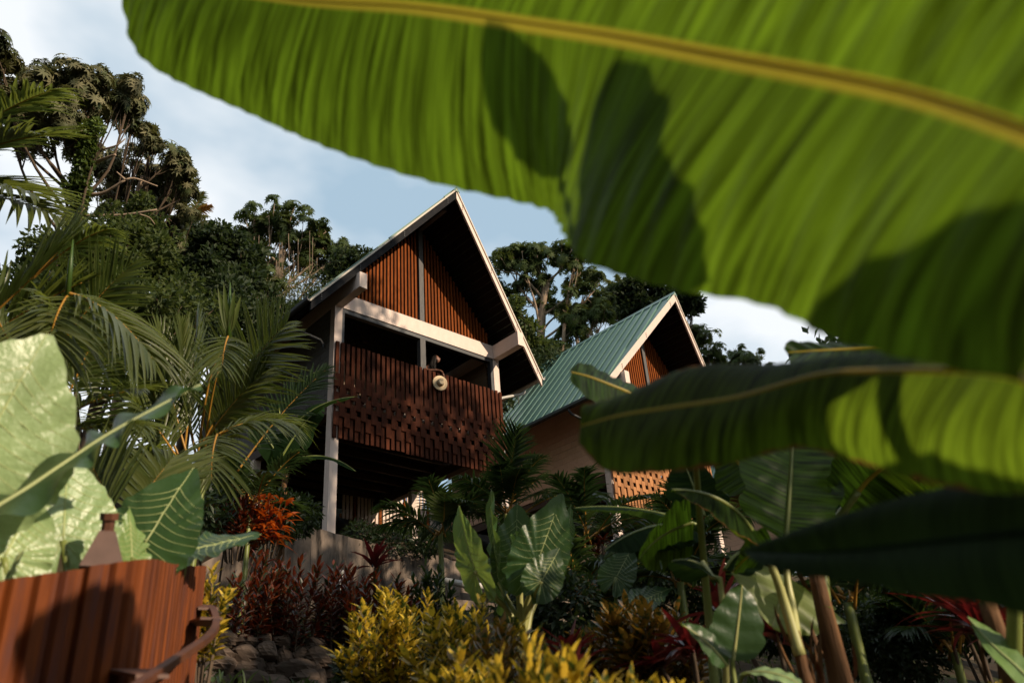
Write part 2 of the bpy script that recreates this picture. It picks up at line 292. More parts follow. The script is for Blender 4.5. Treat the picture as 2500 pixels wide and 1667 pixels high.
# ------------------------------------------------------------------ ground: a hillside climbing away from the camera
GY = [-400, -60, -30, -22, -15.3, -13, -11, -9, -7, -3, -.25, -.11, 4, 6.5, 9, 25, 60, 400]
GZ = [-6, -5.5, -2.6, -1.2, .15, 1.0, 1.75, 2.3, 2.75, 4.4, 4.95, 6.38, 7.70, 8.7, 10.9, 16.0, 22.0, 23.0]
def bumps(x, y): return .12*np.sin(x*.9+1.3*np.sin(y*.6))*np.cos(y*.8+.4)+.08*np.sin(x*2.1+y*1.7)
def ground_z(x, y):
    x = np.asarray(x, float); y = np.asarray(y, float)
    sh = np.clip((-.40-x)*1.28, 0, 3.4)                       # the terrace edge bends back beside the darker lodge
    y = y-sh*np.clip((y+9)/7, 0, 1)*np.clip((14-y)/9, 0, 1)
    k = np.clip((y+.9)/(.3), 0, 1)*np.clip((4-y)/4, 0, 1)
    return np.interp(y, GY, GZ)+bumps(np.asarray(x, float), np.asarray(y, float))*(1-.8*k)
gx = np.concatenate([np.linspace(-500, -40, 12), np.linspace(-36, -7, 30), np.linspace(-6.6, 12, 75), np.linspace(13, 60, 48), np.linspace(70, 500, 12)])
gy = np.concatenate([np.linspace(-400, -40, 10), np.linspace(-36, -3, 56), np.linspace(-2.5, -.55, 8), [-.40, -.30, -.25, -.24, -.12, -.11], np.linspace(-.02, 4, 44), np.linspace(4.6, 60, 64), np.linspace(75, 400, 10)])
GXX, GYY = np.meshgrid(gx, gy); nX = len(gx)
gq = [(j*nX+i, j*nX+i+1, (j+1)*nX+i+1, (j+1)*nX+i) for j in range(len(gy)-1) for i in range(nX-1)]
gmb = MB(); gmb.add(np.stack([GXX, GYY, ground_z(GXX, GYY)], -1), gq)
ground = gmb.build('ground', M['soil'], None, True); tag(ground, 'dark planted hillside soil rising to the lodges', None, None, 'structure')

# ------------------------------------------------------------------ the lodges
W, H, PWD, HB, TB = 5.384, 2.5, .21, 1.013, .425          # front width, cladding height, post, beam foot above cladding, beam depth
LB, LR, LE, ZR, ZE, EV = 1.08, 1.64, .66, 4.90, .52, 1.025  # beam, ridge and eave overhangs; ridge and eave heights; eave projection
DEP = 8.6
SL = math.hypot(W/2+EV, ZR-ZE); SNX, SNZ = (ZR-ZE)/SL, (W/2+EV)/SL
def lodge(T, name, label, wallmat, cladmat, bargeL, detail=True, full=True):
    T = np.asarray(T, float)+V(0, 0, HZ)
    root = thing(name, label, 'lodge', T+V(W/2, 0, -2.18))
    L = lambda *p: T+V(*p)
    def bx(n, mat, a, b, par=root): return box(n, mat, par, L(*a), L(*b))
    zb0, zb1 = H+HB, H+HB+TB
    # posts and beams
    gz = lambda x, y: float(ground_z(T[0]+x, T[1]+y))-T[2]
    bx('post', M['paint'], (0, .012, -2.3), (PWD, .22, zb0)); bx('post', M['paint'], (W-PWD, .012, -2.6), (W, .22, zb0))
    for (x, y) in ((.0, 3.85), (W-.33, 3.85), (0, 7.6), (W-.25, 7.6)):
        bx('post', M['paint'], (x, y, gz(x, y)-.2), (x+.2, y+.2, .70))
    bx('tie_beam', M['paint'], (PWD+.002, 0, zb0), (W-PWD-.002, .2, zb1))
    bx('side_beam', M['paint'], (0, -LB, zb0), (PWD, DEP-.5, zb1)); bx('side_beam', M['paint'], (W-PWD, -LB, zb0), (W, DEP-.5, zb1))
    # balcony opening trim
    bx('opening_trim', M['slate'], (PWD, .03, H-.2), (PWD+.075, .17, zb0)); bx('opening_trim', M['slate'], (W-PWD-.095, .03, H-.2), (W-PWD, .17, zb0))
    bx('opening_trim', M['slate'], (PWD+.076, .03, zb0-.11), (W-PWD-.096, .17, zb0-.002))
    bx('mullion', M['greywood'], (W/2-.085, .02, H-.3), (W/2+.085, .18, zb0-.112))
    # gable: centre post, slats, dark backing
    zroof = lambda x: ZE+H+(min(x, W-x)+EV)*(ZR-ZE)/(W/2+EV)-.30
    bx('gable_post', M['greywood'], (W/2-.075, .03, zb1), (W/2+.075, .16, zroof(W/2)))
    n = 42
    for i in range(n):
        x = .30+(W-.60)*(i+.5)/n
        if abs(x-W/2) < .10: continue
        h = zroof(x)-zb1
        if h > .06: pc('gable_slat', M['slat'], root, L(x, .085, zb1+h/2), (.058, .05, h))
    bp = [(.12, zb1), (W-.12, zb1), (W/2, zroof(W/2)+.02)]
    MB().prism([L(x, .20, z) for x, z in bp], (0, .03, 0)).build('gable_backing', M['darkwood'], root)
    # roof: standing seam panels, cut by the prow-shaped rake
    RT = lambda side, s, y, h: L((-EV+s*(W/2+EV)) if side < 0 else (W+EV-s*(W/2+EV)), y, 0)+V(side*SNX*h, 0, H+ZE+s*(ZR-ZE)+SNZ*h)
    yf = lambda s: -LE-(LR-LE)*s
    pitch = .405; k = int((DEP+LR)/pitch)+1
    for side in (-1, 1):
        for i in range(k):
            y1 = DEP-i*pitch; y0 = y1-pitch+.004
            poly = [(0, y0), (1, y0), (1, y1), (0, y1)]; out = []
            for a, b in zip(poly, poly[1:]+poly[:1]):
                fa, fb = a[1]-yf(a[0]), b[1]-yf(b[0])
                if fa >= 0: out.append(a)
                if (fa >= 0) != (fb >= 0): t = fa/(fa-fb); out.append((a[0]+t*(b[0]-a[0]), a[1]+t*(b[1]-a[1])))
            if len(out) < 3: continue
            mb = MB(); mb.prism([RT(side, s, y, -.028) for s, y in out], V(side*SNX, 0, SNZ)*.028)
            s0 = max(0, (-LE-y1)/(LR-LE)) if y1 < -LE else 0
            if s0 < .98:
                w2 = .028; ya = y1-w2
                s1 = max(s0, max(0, (-LE-ya)/(LR-LE)) if ya < -LE else 0)
                mb.hexa([RT(side, s1, ya, 0), RT(side, 1, ya, 0), RT(side, 1, y1-.004, 0), RT(side, s1, y1-.004, 0), RT(side, s1, ya, .05), RT(side, 1, ya, .05), RT(side, 1, y1-.004, .05), RT(side, s1, y1-.004, .05)])
            mb.build('roof_panel', M['roof'], root)
        # soffit boards
        m = 26
        for i in range(m):
            s0, s1 = i/m+.001, (i+1)/m-.0025; y0, y1 = yf(s0)+.075, yf(s1)+.075
            mb = MB(); mb.hexa([RT(side, s0, y0, -.085), RT(side, s1, y1, -.085), RT(side, s1, DEP-.1, -.085), RT(side, s0, DEP-.1, -.085), RT(side, s0, y0, -.06), RT(side, s1, y1, -.06), RT(side, s1, DEP-.1, -.06), RT(side, s0, DEP-.1, -.06)])
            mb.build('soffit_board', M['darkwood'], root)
        # rake: barge board, pale flashing, bolts
        d = V(0, 0, 1); A = lambda s, dz, dy: L((-EV+s*(W/2+EV)) if side < 0 else (W+EV-s*(W/2+EV)), yf(s)+dy, H+ZE+s*(ZR-ZE)+dz)
        bm = bargeL if side < 0 else M['paint']
        e = .999
        bo = MB().hexa([A(.0, -.31, 0), A(e, -.31, 0), A(e, -.31, .06), A(0, -.31, .06), A(0, -.06, 0), A(e, -.06, 0), A(e, -.06, .06), A(0, -.06, .06)]).build('barge_board', bm, root)
        MB().hexa([A(-.01, -.055, -.035), A(e, -.055, -.035), A(e, -.055, -.001), A(-.01, -.055, -.001), A(-.01, .012, -.035), A(e, .012, -.035), A(e, .012, -.001), A(-.01, .012, -.001)]).build('rake_flashing', M['roofedge'], root)
        if detail:
            for s in (.06, .30, .60, .93):
                for dz in (-.12, -.18, -.24):
                    c = A(s, dz, 0); MB().tube([c+V(0, -.012, 0), c+V(0, .02, 0)], .016, 6).build('bolt', M['slate'], bo)
        # gutter and downpipe
        mg = M['slate'] if side < 0 else M['metalgrey']
        gxx = -EV-.06 if side < 0 else W+EV+.06
        g = MB(); prof = [(-.065, .05), (-.06, -.03), (-.03, -.06), (.03, -.06), (.06, -.03), (.065, .05), (.05, .05), (.045, -.02), (-.045, -.02), (-.05, .05)]
        P = np.array([[L(gxx+a, y, H+ZE-.03+b) for a, b in prof] for y in (-LE-.02, DEP)]).reshape(-1, 3); kk = len(prof)
        g.add(P, [(j, (j+1) % kk, kk+(j+1) % kk, kk+j) for j in range(kk)], [(0, 8, 9), (0, 1, 8), (1, 7, 8), (1, 2, 7), (2, 3, 7), (3, 6, 7), (3, 4, 6), (4, 5, 6)]); g.build('gutter', mg, root)
        xw = -.075 if side < 0 else W+.075; yo = .42 if side < 0 else -.25
        pts = [L(gxx, yo, H+ZE-.05), L(gxx, yo, H+ZE-.16), L(gxx+(-side)*.10, yo, H+ZE-.24), L(xw+side*.08, yo-.02, H+.16), L(xw, yo-.02, H+.06), L(xw, yo-.02, H-.1), L(xw, yo-.02, -2.4)]
        if side > 0: pts = [L(gxx, .15, H+ZE-.05), L(gxx, .15, H+ZE-.16), L(gxx-.08, .14, H+ZE-.24), L(xw+.06, .12, H-.08), L(xw, .12, H-.14), L(xw-.005, .12, H-.3), L(xw-.005, .12, -2.3)]
        MB().tube(pts, .042, 8).build('downpipe', mg, root, True)
    pc('ridge_beam', M['greywood'], root, L(W/2, (DEP-1.25)/2, H+ZR-.30), (.12, DEP+1.0, .26))
    MB().prism([L(W/2-.11, -LR-.03, H+ZR-.085), L(W/2+.11, -LR-.03, H+ZR-.085), L(W/2, -LR-.03, H+ZR+.075)], (0, DEP+LR, 0)).build('ridge_cap', M['roof'], root)
    # balcony cladding: narrow slats with broad staggered boards over their middles
    nb = 37; pt = W/nb
    rr = random.Random(7)
    for i in range(nb):
        x = (i+.5)*pt; top = H-rr.random()*.03; odd = i % 2
        zt = 1.02+(.24 if not odd else 0)              # the foot of the long upper slat
        pc('slat', cladmat, root, L(x, -.036, (top+zt)/2), (pt*.60, .05, top-zt))
        zl = .62 if odd else .40; zlo = rr.random()*.03
        pc('slat', cladmat, root, L(x-.004, -.034, (zl+zlo)/2), (pt*.62, .046, zl-zlo))
        z = (1.38 if odd else 1.62)+rr.uniform(-.02, .02)
        for j in range(2 if odd else 3):
            hh = .355+rr.uniform(-.015, .015)
            pc('clad_board', cladmat, root, L(x, -.078-.010*odd, z-hh/2), (pt*(1.0 if j else 1.04), .028, hh)); z -= .487
            if j < (1 if odd else 2): pc('spacer', cladmat, root, L(x-pt*.16, -.045, z+.066), (pt*.30, .03, .15))
    bx('rail_back', M['darkwood'], (PWD, .005, .72), (W-PWD, .05, .84)); bx('rail_back', M['darkwood'], (PWD, .005, 2.10), (W-PWD, .05, 2.20))
    # floor, joists, under-floor beams
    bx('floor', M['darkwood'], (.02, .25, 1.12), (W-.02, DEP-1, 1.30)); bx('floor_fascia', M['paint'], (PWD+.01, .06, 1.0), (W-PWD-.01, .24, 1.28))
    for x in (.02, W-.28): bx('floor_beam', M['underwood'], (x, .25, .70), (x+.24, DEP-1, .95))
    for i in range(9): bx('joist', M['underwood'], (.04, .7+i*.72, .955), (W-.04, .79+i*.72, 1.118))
    # walls
    bx('wall_core', M['mortar'], (.05, .30, .98), (.20, DEP-1, zb0)); bx('wall_core', M['mortar'], (W-.20, 2.3, .98), (W-.05, DEP-1, zb0))
    row = 0; z = .98
    while z < zb0-.05:
        hh = min(.205, zb0-z); y = .225-(.21 if row % 2 else 0)
        while y < 7.4:
            a, b = max(y, .225), y+.42
            if b-a > .05: pc('wall_block', wallmat, root, L(.046, (a+b)/2, z+hh/2), (.075, b-a-.007, hh-.007))
            y += .42
        z += .205; row += 1
    for i in range(13):
        if full: bx('wall_board', M['innerwood'], (W-.26, .3, 1.31+i*.17), (W-.205, 2.3, 1.31+i*.17+.163))
    if full:                       # room behind the balcony
        for i in range(14): bx('wall_board', M['innerwood'], (.21, 2.32, 1.31+i*.17), (W-.21, 2.40, 1.31+i*.17+.164))
        for i in range(17): bx('screen_slat', M['innerwood'], (.30+i*.105, 1.95, 1.31), (.345+i*.105, 2.0, 3.9))
        MB().hexa([L(*p) for p in [(2.0, 1.85, 3.95), (2.14, 1.85, 3.95), (2.14, 1.95, 3.95), (2.0, 1.95, 3.95), (.95, 1.85, 5.4), (1.09, 1.85, 5.4), (1.09, 1.95, 5.4), (.95, 1.95, 5.4)]]).build('brace', M['innerwood'], root)
        bx('door', M['darkwood'], (3.75, 2.28, 1.31), (4.6, 2.315, 3.2))
        MB().prism([L(.2, 2.36, 3.7), L(W-.2, 2.36, 3.7), L(W/2, 2.36, 6.6)], (0, .04, 0)).build('upper_wall', M['innerwood'], root)
    else:
        bx('wall_core', M['mortar'], (.21, 2.32, 1.31), (W-.21, 2.40, 3.5))
    return root
T2 = V(9.334, -.332, -.195)
lodge((0, 0, 0), 'lodge', 'timber lodge with dark slatted balcony where a person leans on the rail', M['greyblock'], M['clad'], M['bargeshade'])
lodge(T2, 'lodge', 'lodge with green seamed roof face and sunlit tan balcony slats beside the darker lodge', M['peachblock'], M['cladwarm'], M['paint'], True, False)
T3 = on(2053, 1100, 1, -.55-LB)-V(PWD/2, -LB, HB+H+TB/2+HZ)
lodge(T3, 'lodge', 'farther lodge with peach wall almost hidden behind the banana leaves', M['peachblock'], M['cladwarm'], M['paint'], False, False)

# ------------------------------------------------------------------ retaining wall below the terrace
def wall_path(name, label, pts, thick, mat, cat='wall', n=10):
    """pts: (x, y, top z, bottom z)"""
    root = thing(name, label, cat, (pts[0][0], pts[0][1], pts[0][3])); mb = MB(); P = np.array(pts, float)
    for a, b in zip(P[:-1], P[1:]):
        d = nrm(b[:2]-a[:2]); nn = V(-d[1], d[0])
        xs = np.linspace(0, 1, n+1); C = a+(b-a)*xs[:, None]; rows = 6; g = []
        for c in C:
            for j in range(rows+1):
                z = c[3]+(c[2]-c[3])*j/rows; w = .018*(RNG.random()-.5); zj = z+(.03*(RNG.random()-.5) if j == rows else 0); g.append((c[0]-nn[0]*w, c[1]-nn[1]*w, zj))
            g.append((c[0]+nn[0]*thick, c[1]+nn[1]*thick, c[2])); g.append((c[0]+nn[0]*thick, c[1]+nn[1]*thick, c[3]))
        m = rows+3; mb.add(g, [(i*m+j, (i+1)*m+j, (i+1)*m+j+1, i*m+j+1) for i in range(n) for j in range(m-1)], [((0), j, j+1) for j in range(1, m-1)]+[((n*m), n*m+j+1, n*m+j) for j in range(1, m-1)])
    mb.build('wall_face', mat, root); return root
zw = lambda px, py, y: float(on(px, py, 1, y)[2])
xw = lambda px, py, y: float(on(px, py, 1, y)[0])
lf = on(598, 1312, 2, 6.47); ll = on(560, 1352, 2, 6.0)
rw = [(ll[0]-.6, ll[1]+.7, 5.7, 4.2), (lf[0], lf[1], 6.45, 4.2), (-.52, -.28, 6.52, 4.2), (xw(900, 1322, -.32), -.32, zw(900, 1322, -.32), 4.2),
      (xw(1090, 1362, -.36), -.36, zw(1090, 1362, -.36), 4.2), (xw(1200, 1395, -.40), -.40, zw(1200, 1395, -.40), 4.2), (8.2, -.45, zw(1200, 1395, -.40)-.5, 4.0), (16, -.5, 5.4, 4.0)]
retaining = wall_path('retaining_wall', 'stained concrete retaining wall under the balcony posts', rw, .22, M['concrete'])
# low rounded stones along its top
def stone_mesh(seed, sz, flat=.75, cuts=11):
    """a stone: a ball cut by random planes into worn facets"""
    r = np.random.default_rng(seed); nu, nv = 14, 9; v = []
    pn = nrm(r.normal(0, 1, (cuts, 3))); ph = r.uniform(.62, .95, cuts)
    for j in range(nv+1):
        th = pi*j/nv
        for i in range(nu):
            a = 2*pi*i/nu+.2*j; d = V(sin(th)*cos(a), sin(th)*sin(a), cos(th)); dt = pn@d if cuts else np.zeros(1); m = dt > .05
            v.append(d*min(1.05, (ph[m]/dt[m]).min() if m.any() else 1.))
    v = np.array(v)*np.asarray(sz)*V(1, 1, flat)
    return v, [(j*nu+i, (j+1)*nu+i, (j+1)*nu+(i+1) % nu, j*nu+(i+1) % nu) for j in range(nv) for i in range(nu)]
for i, (px, py, sp) in enumerate([(1068, 1318, 17), (1090, 1325, 20), (1112, 1330, 22), (1042, 1316, 16), (1020, 1313, 14), (1138, 1334, 20), (1166, 1340, 18), (1000, 1310, 14)]):
    c = on(px, py+8, 1, -.20); s = sp*19.2/FPX*.62; v, q = stone_mesh(100+i, (s*1.1, s, s)); ld = c[2]
    o = MB().add(v+V(c[0], c[1], rw[4][2]+s*.35 if px > 1060 else c[2]-.02), q).build('edge_stone', M['stone'], None, True)
    ORG[o.name] = V(0, 0, 0); tag(o, 'rounded dark stone lying along the top of the concrete retaining wall', 'stone', 'stones on the retaining wall')
# white drain pipe along the wall and a standpipe before it
pa, pb, pcn = on(1080, 1416, 1, -.75), on(1140, 1427, 1, -.75), on(1230, 1436, 1, -.8)
dp = thing('drain_pipe', 'pale horizontal drain pipe running along the foot of the sunlit wall', 'pipe', pa)
MB().tube([pa, pb, pcn, pcn+V(1.2, -.1, -.05)], .075, 10).build('pipe', M['metalgrey'], dp, True)
MB().tube([pb-V(.06, 0, 0), pb+V(.06, 0, 0)], .092, 10).build('coupling', M['metalgrey'], dp, True)
sa = on(833, 1400, 1, -1.3); sb = on(826, 1570, 1, -1.5)
stp = thing('standpipe', 'thin upright grey standpipe between red shrubs and retaining wall', 'pipe', sb)
MB().tube([sa, sb-V(0, 0, .3)], .035, 8).build('pipe', M['metalgrey'], stp, True); MB().tube([sa-V(0, 0, .02), sa+V(0, 0, .07)], .05, 8).build('cap', M['metalgrey'], stp, True)

# slatted fence glowing beyond the under-floor
fr = thing('slat_fence', 'sunlit cream slatted fence seen under the lodge floor', 'fence', (4.2, 6.0, 9.0))
for i in range(30): box('slat', M['slat'] if i % 7 == 3 else M['paint'], fr, (4.0+i*.135, 6.0, 8.98), (4.085+i*.135, 6.04, 10.6))
box('rail', M['cladwarm'], fr, (3.95, 6.045, 9.02), (8.1, 6.09, 9.14)); box('rail', M['cladwarm'], fr, (3.95, 6.045, 10.3), (8.1, 6.09, 10.4))

# ------------------------------------------------------------------ dry stone bank
sw = thing('stone_bank', 'dry stacked field stone bank below the red shrubs', 'stone wall', on(640, 1640, 1, -7.3))
r_ = random.Random(5)
rows = [(1572, 34, 475, 880), (1598, 44, 455, 900), (1632, 52, 445, 905), (1668, 56, 440, 905), (1705, 60, 430, 900), (1745, 70, 420, 900)]
k = 0
for (py, sp, x0, x1) in rows:
    x = x0
    while x < x1:
        w = sp*r_.uniform(.55, 1.9); c = on(x+w/2, py+r_.uniform(-9, 9), 1, -7.3+.14*(1640-py)/50+r_.uniform(-.08, .08)); s = w*9.4/FPX*.5
        v, q = stone_mesh(k, (s*1.05, s*.9, sp*9.4/FPX*.55*r_.uniform(.8, 1.1)), 1.); a = r_.uniform(-.5, .5); v = np.stack([v[:, 0]*cos(a)-v[:, 1]*sin(a), v[:, 0]*sin(a)+v[:, 1]*cos(a), v[:, 2]], 1)
        MB().add(v+c, q).build('stone', M['stone'], sw); x += w*.88; k += 1

# ------------------------------------------------------------------ rusty corrugated planter with handrail
top = [(-190, 1462, 2.9), (0, 1421, 3.0), (160, 1393, 3.12), (326, 1366, 3.3), (430, 1377, 4.1), (492, 1383, 5.0)]
TP = np.array([at(*p) for p in top]); zt = TP[:, 2]
n = 520; C = catmull(TP, n)
d = np.concatenate([[0], np.cumsum(np.linalg.norm(np.diff(C[:, :2], axis=0), axis=1))])
Tn = nrm(np.gradient(C[:, :2], axis=0)); Nn = np.stack([Tn[:, 1], -Tn[:, 0]], 1)
ph = (d/.082) % 1.; prof = np.clip((np.abs(ph-.5)-.14)/.12, 0, 1)*.026
C[:, :2] += Nn*prof[:, None]
pl = thing('steel_planter', 'rusty corrugated steel planter wall curving beside the path', 'planter', (TP[2][0], TP[2][1], .2))
rowz = [C[:, 2]+.004*np.sin(d*9), C[:, 2]-.5, C[:, 2]-1.1, np.full(n, -.3)]
g = np.concatenate([np.column_stack([C[:, :2], z]) for z in rowz]); q = [(k*n+i, k*n+i+1, (k+1)*n+i+1, (k+1)*n+i) for k in range(3) for i in range(n-1)]
inner = C.copy(); inner[:, :2] -= Nn*.006
gi = np.concatenate([np.column_stack([inner[:, :2], z]) for z in rowz]); q2 = [(4*n+k*n+i+1, 4*n+k*n+i, 4*n+(k+1)*n+i, 4*n+(k+1)*n+i+1) for k in range(3) for i in range(n-1)]
q3 = [(4*n+i, 4*n+i+1, i+1, i) for i in range(n-1)]
MB().add(np.vstack([g, gi]), q+q2+q3).build('corrugated_sheet', M['rust'], pl)
for i0 in (372, 392, 408): # pale weathered folds
    a = C[i0]; nn = V(*Nn[i0], 0)*.012
    MB().tube([a+nn+V(0, 0, -.03), a+nn+V(0, 0, -.45), a+nn+V(0, 0, -1.0)], [.004, .006, .005], 6).build('weathered_fold', M['rustpale'], pl)
hr = thing('handrail', 'rusted flat steel handrail bending round the corrugated planter', 'rail', at(380, 1667, 3.0))
hp = [at(300, 1700, 2.75), at(370, 1650, 2.95), at(440, 1603, 3.25), at(500, 1562, 3.7), at(520, 1542, 3.95), at(528, 1522, 4.2), at(524, 1500, 4.5), at(516, 1484, 4.8)]
hc = catmull(hp, 30); mb = MB(); tt = nrm(np.gradient(hc, axis=0)); sd = nrm(np.cross(tt, V(0, 0, 1)))
hv = np.concatenate([np.stack([c+s*.016-V(0, 0, .013), c-s*.016-V(0, 0, .013), c-s*.016+V(0, 0, .013), c+s*.016+V(0, 0, .013)]) for c, s in zip(hc, sd)])
mb.add(hv, [(i*4+j, i*4+(j+1) % 4, i*4+4+(j+1) % 4, i*4+4+j) for i in range(29) for j in range(4)]+[(3, 2, 1, 0), (116, 117, 118, 119)]).build('bar', M['rustrail'], hr)
for a, b, r1, r2 in [((372, 1655), (312, 1640), 2.95, 3.22), ((516, 1512), (478, 1528), 4.3, 4.75), ((508, 1488), (480, 1480), 4.7, 5.0)]:
    A, B = at(*a, r1), at(*b, r2); s = nrm(np.cross(B-A, V(0, 0, 1)))*.05
    MB().hexa([A-s, A+s, B+s*1.6, B-s*1.6, A-s+V(0, 0, .012), A+s+V(0, 0, .012), B+s*1.6+V(0, 0, .012), B-s*1.6+V(0, 0, .012)]).build('bracket', M['rustrail'], hr)
# path light with a pyramid hood
lp = at(249, 1385, 3.55); lt = thing('path_light', 'brown metal path light with tapered pyramid hood behind the planter', 'lamp', (lp[0], lp[1], .3))
apex = at(262, 1300, 3.55); hw = .075; zb = lp[2]-.02
rt = V(CR[0], CR[1], 0); rt /= np.linalg.norm(rt); fw = V(-rt[1], rt[0], 0); a1 = rt*cos(.45)+fw*sin(.45); a2 = -rt*sin(.45)+fw*cos(.45)
cb = V(apex[0], apex[1], zb)
MB().hexa([cb-a1*hw-a2*hw, cb+a1*hw-a2*hw, cb+a1*hw+a2*hw, cb-a1*hw+a2*hw]+[apex+x for x in (-a1*.028-a2*.028, a1*.028-a2*.028, a1*.028+a2*.028, -a1*.028+a2*.028)]).build('hood', surf_mat('brown_hood', (.095, .058, .048), (.14, .085, .07), 8, (1, 1, 1), .5, .4, 0, .1), lt)
MB().tube([apex-V(0, 0, .02), at(266, 1268, 3.55)], .024, 8).build('neck', M['rustrail'], lt); MB().tube([at(266, 1270, 3.55), at(268, 1252, 3.55)], .034, 8).build('collar', M['rustrail'], lt)
MB().tube([cb, V(cb[0], cb[1], .2)], .03, 8).build('pole', M['rustrail'], lt)
# ------------------------------------------------------------------ broad leaves
def px3(L): return np.array([at(*p) for p in L])
def ribbon(mid, A, B, nu=64, nv=7, pleat=.004, pf=90., bulge=.0, seed=0, wave=.0, wf=11., tears=()):
    """blade between two edges with a midrib; rows of control points run base-to-tip or tip-to-base alike"""
    x = np.linspace(0, 1, nu); m, a, b = interp_at(mid, x), interp_at(A, x), interp_at(B, x); r = np.random.default_rng(seed)
    d = np.concatenate([[0], np.cumsum(np.linalg.norm(np.diff(m, axis=0), axis=1))]); t = nrm(np.gradient(m, axis=0)); rows = []; lc = []; tint = r.random()
    p1, p2 = r.random(2)*6
    for sgn, e in ((-1, a), (1, b)):
        for k in range(nv, 0, -1) if sgn < 0 else range(0, nv+1):
            v = k/nv; w = e-m; n = nrm(np.cross(t, w))*sgn
            u = d-.25*v*np.linalg.norm(w, axis=1)
            off = pleat*np.sin(u*pf+1.7*np.sin(u*9+p1))*np.sin(pi*min(v*1.3, 1)*.5)+wave*v*v*np.sin(d*wf+p2+sgn+1.2*np.sin(d*wf*.37))
            rows.append(m+w*v+n*(bulge*np.sin(pi*v*.9)*np.linalg.norm(w, axis=1)+off)[:, None]); lc.append(np.stack([d, 0*d+sgn*v, 0*d+tint], 1))
    R = np.array(rows); K = len(R); g = R.transpose(1, 0, 2).reshape(-1, 3); l = np.array(lc).transpose(1, 0, 2).reshape(-1, 3)
    cut = {(i+int(round((nv-1-j)*sl)), j) for i, dep, sl in tears for j in range(dep)}           # splits along the veins of the first edge
    q = [(i*K+j, i*K+j+1, (i+1)*K+j+1, (i+1)*K+j) for i in range(nu-1) for j in range(K-1) if (i, j) not in cut]
    return MB().add(g, q, None, l), m
def leaf_edges(parent, mid, A, B, mat, rib, ribmat='midrib', label=None, **k):
    mb, m = ribbon(px3(mid), px3(A), px3(B), **k); o = mb.build('leaf', M[mat], parent, True)
    if label: o['label'] = label
    n = len(m); t = nrm(np.gradient(m, axis=0)); MB().tube(m, np.linspace(rib[0], rib[1], n), 8).build('midrib', M[ribmat], o, True)
    return o, m
def banana_leaf(parent, base, tip, nhint, wid, mat='banana', arch=.08, fold=.12, blunt=.5, rib=(.016, .004), ribmat='midrib', seed=0, tears=0, nu=46, wave=.012, pleat=.0035):
    """a whole blade: base and tip points, face normal hint, full width in metres"""
    base, tip, nh = np.asarray(base, float), np.asarray(tip, float), np.asarray(nhint, float); Lv = tip-base; Ln = np.linalg.norm(Lv); T = Lv/Ln
    S = nrm(np.cross(nh, T)); N = np.cross(T, S); r = np.random.default_rng(seed+77); x = np.linspace(0, 1, 13)
    m = base+Lv*x[:, None]+N*(arch*Ln*4*x*(1-x))[:, None]
    w = np.sin(pi*np.clip(x, 0, 1)**.62)**.55 if blunt else np.sin(pi*x**.75)**.8
    w = np.clip(w, .04, 1)*wid/2*(1+.06*r.standard_normal(13))
    A = m-S*w[:, None]+N*(fold*w)[:, None]; B = m+S*w[:, None]+N*(fold*w)[:, None]
    mb, mm = ribbon(m, A, B, nu=nu, nv=5, seed=seed, wave=wave, pleat=pleat)
    if tears:                                   # wind splits between the veins
        K = 11; q = mb.q[0]; keep = np.ones(len(q), bool)
        for _ in range(tears):
            i = r.integers(4, nu-6); sd = r.integers(0, 2)
            for j in ((0, 1, 2, 3) if sd == 0 else (9, 8, 7, 6))[:r.integers(2, 5)]: keep[i*(K-1)+j] = False
        mb.q[0] = q[keep]
    o = mb.build('leaf', M[mat], parent, True); MB().tube(mm, np.linspace(rib[0], rib[1], len(mm)), 7).build('midrib', M[ribmat], o, True)
    return o
OUT_T = np.radians([0, 6, 14, 24, 38, 55, 75, 95, 115, 135, 152, 165, 173]); OUT_R = [1.0, .90, .79, .69, .60, .54, .50, .485, .49, .52, .545, .52, .36]
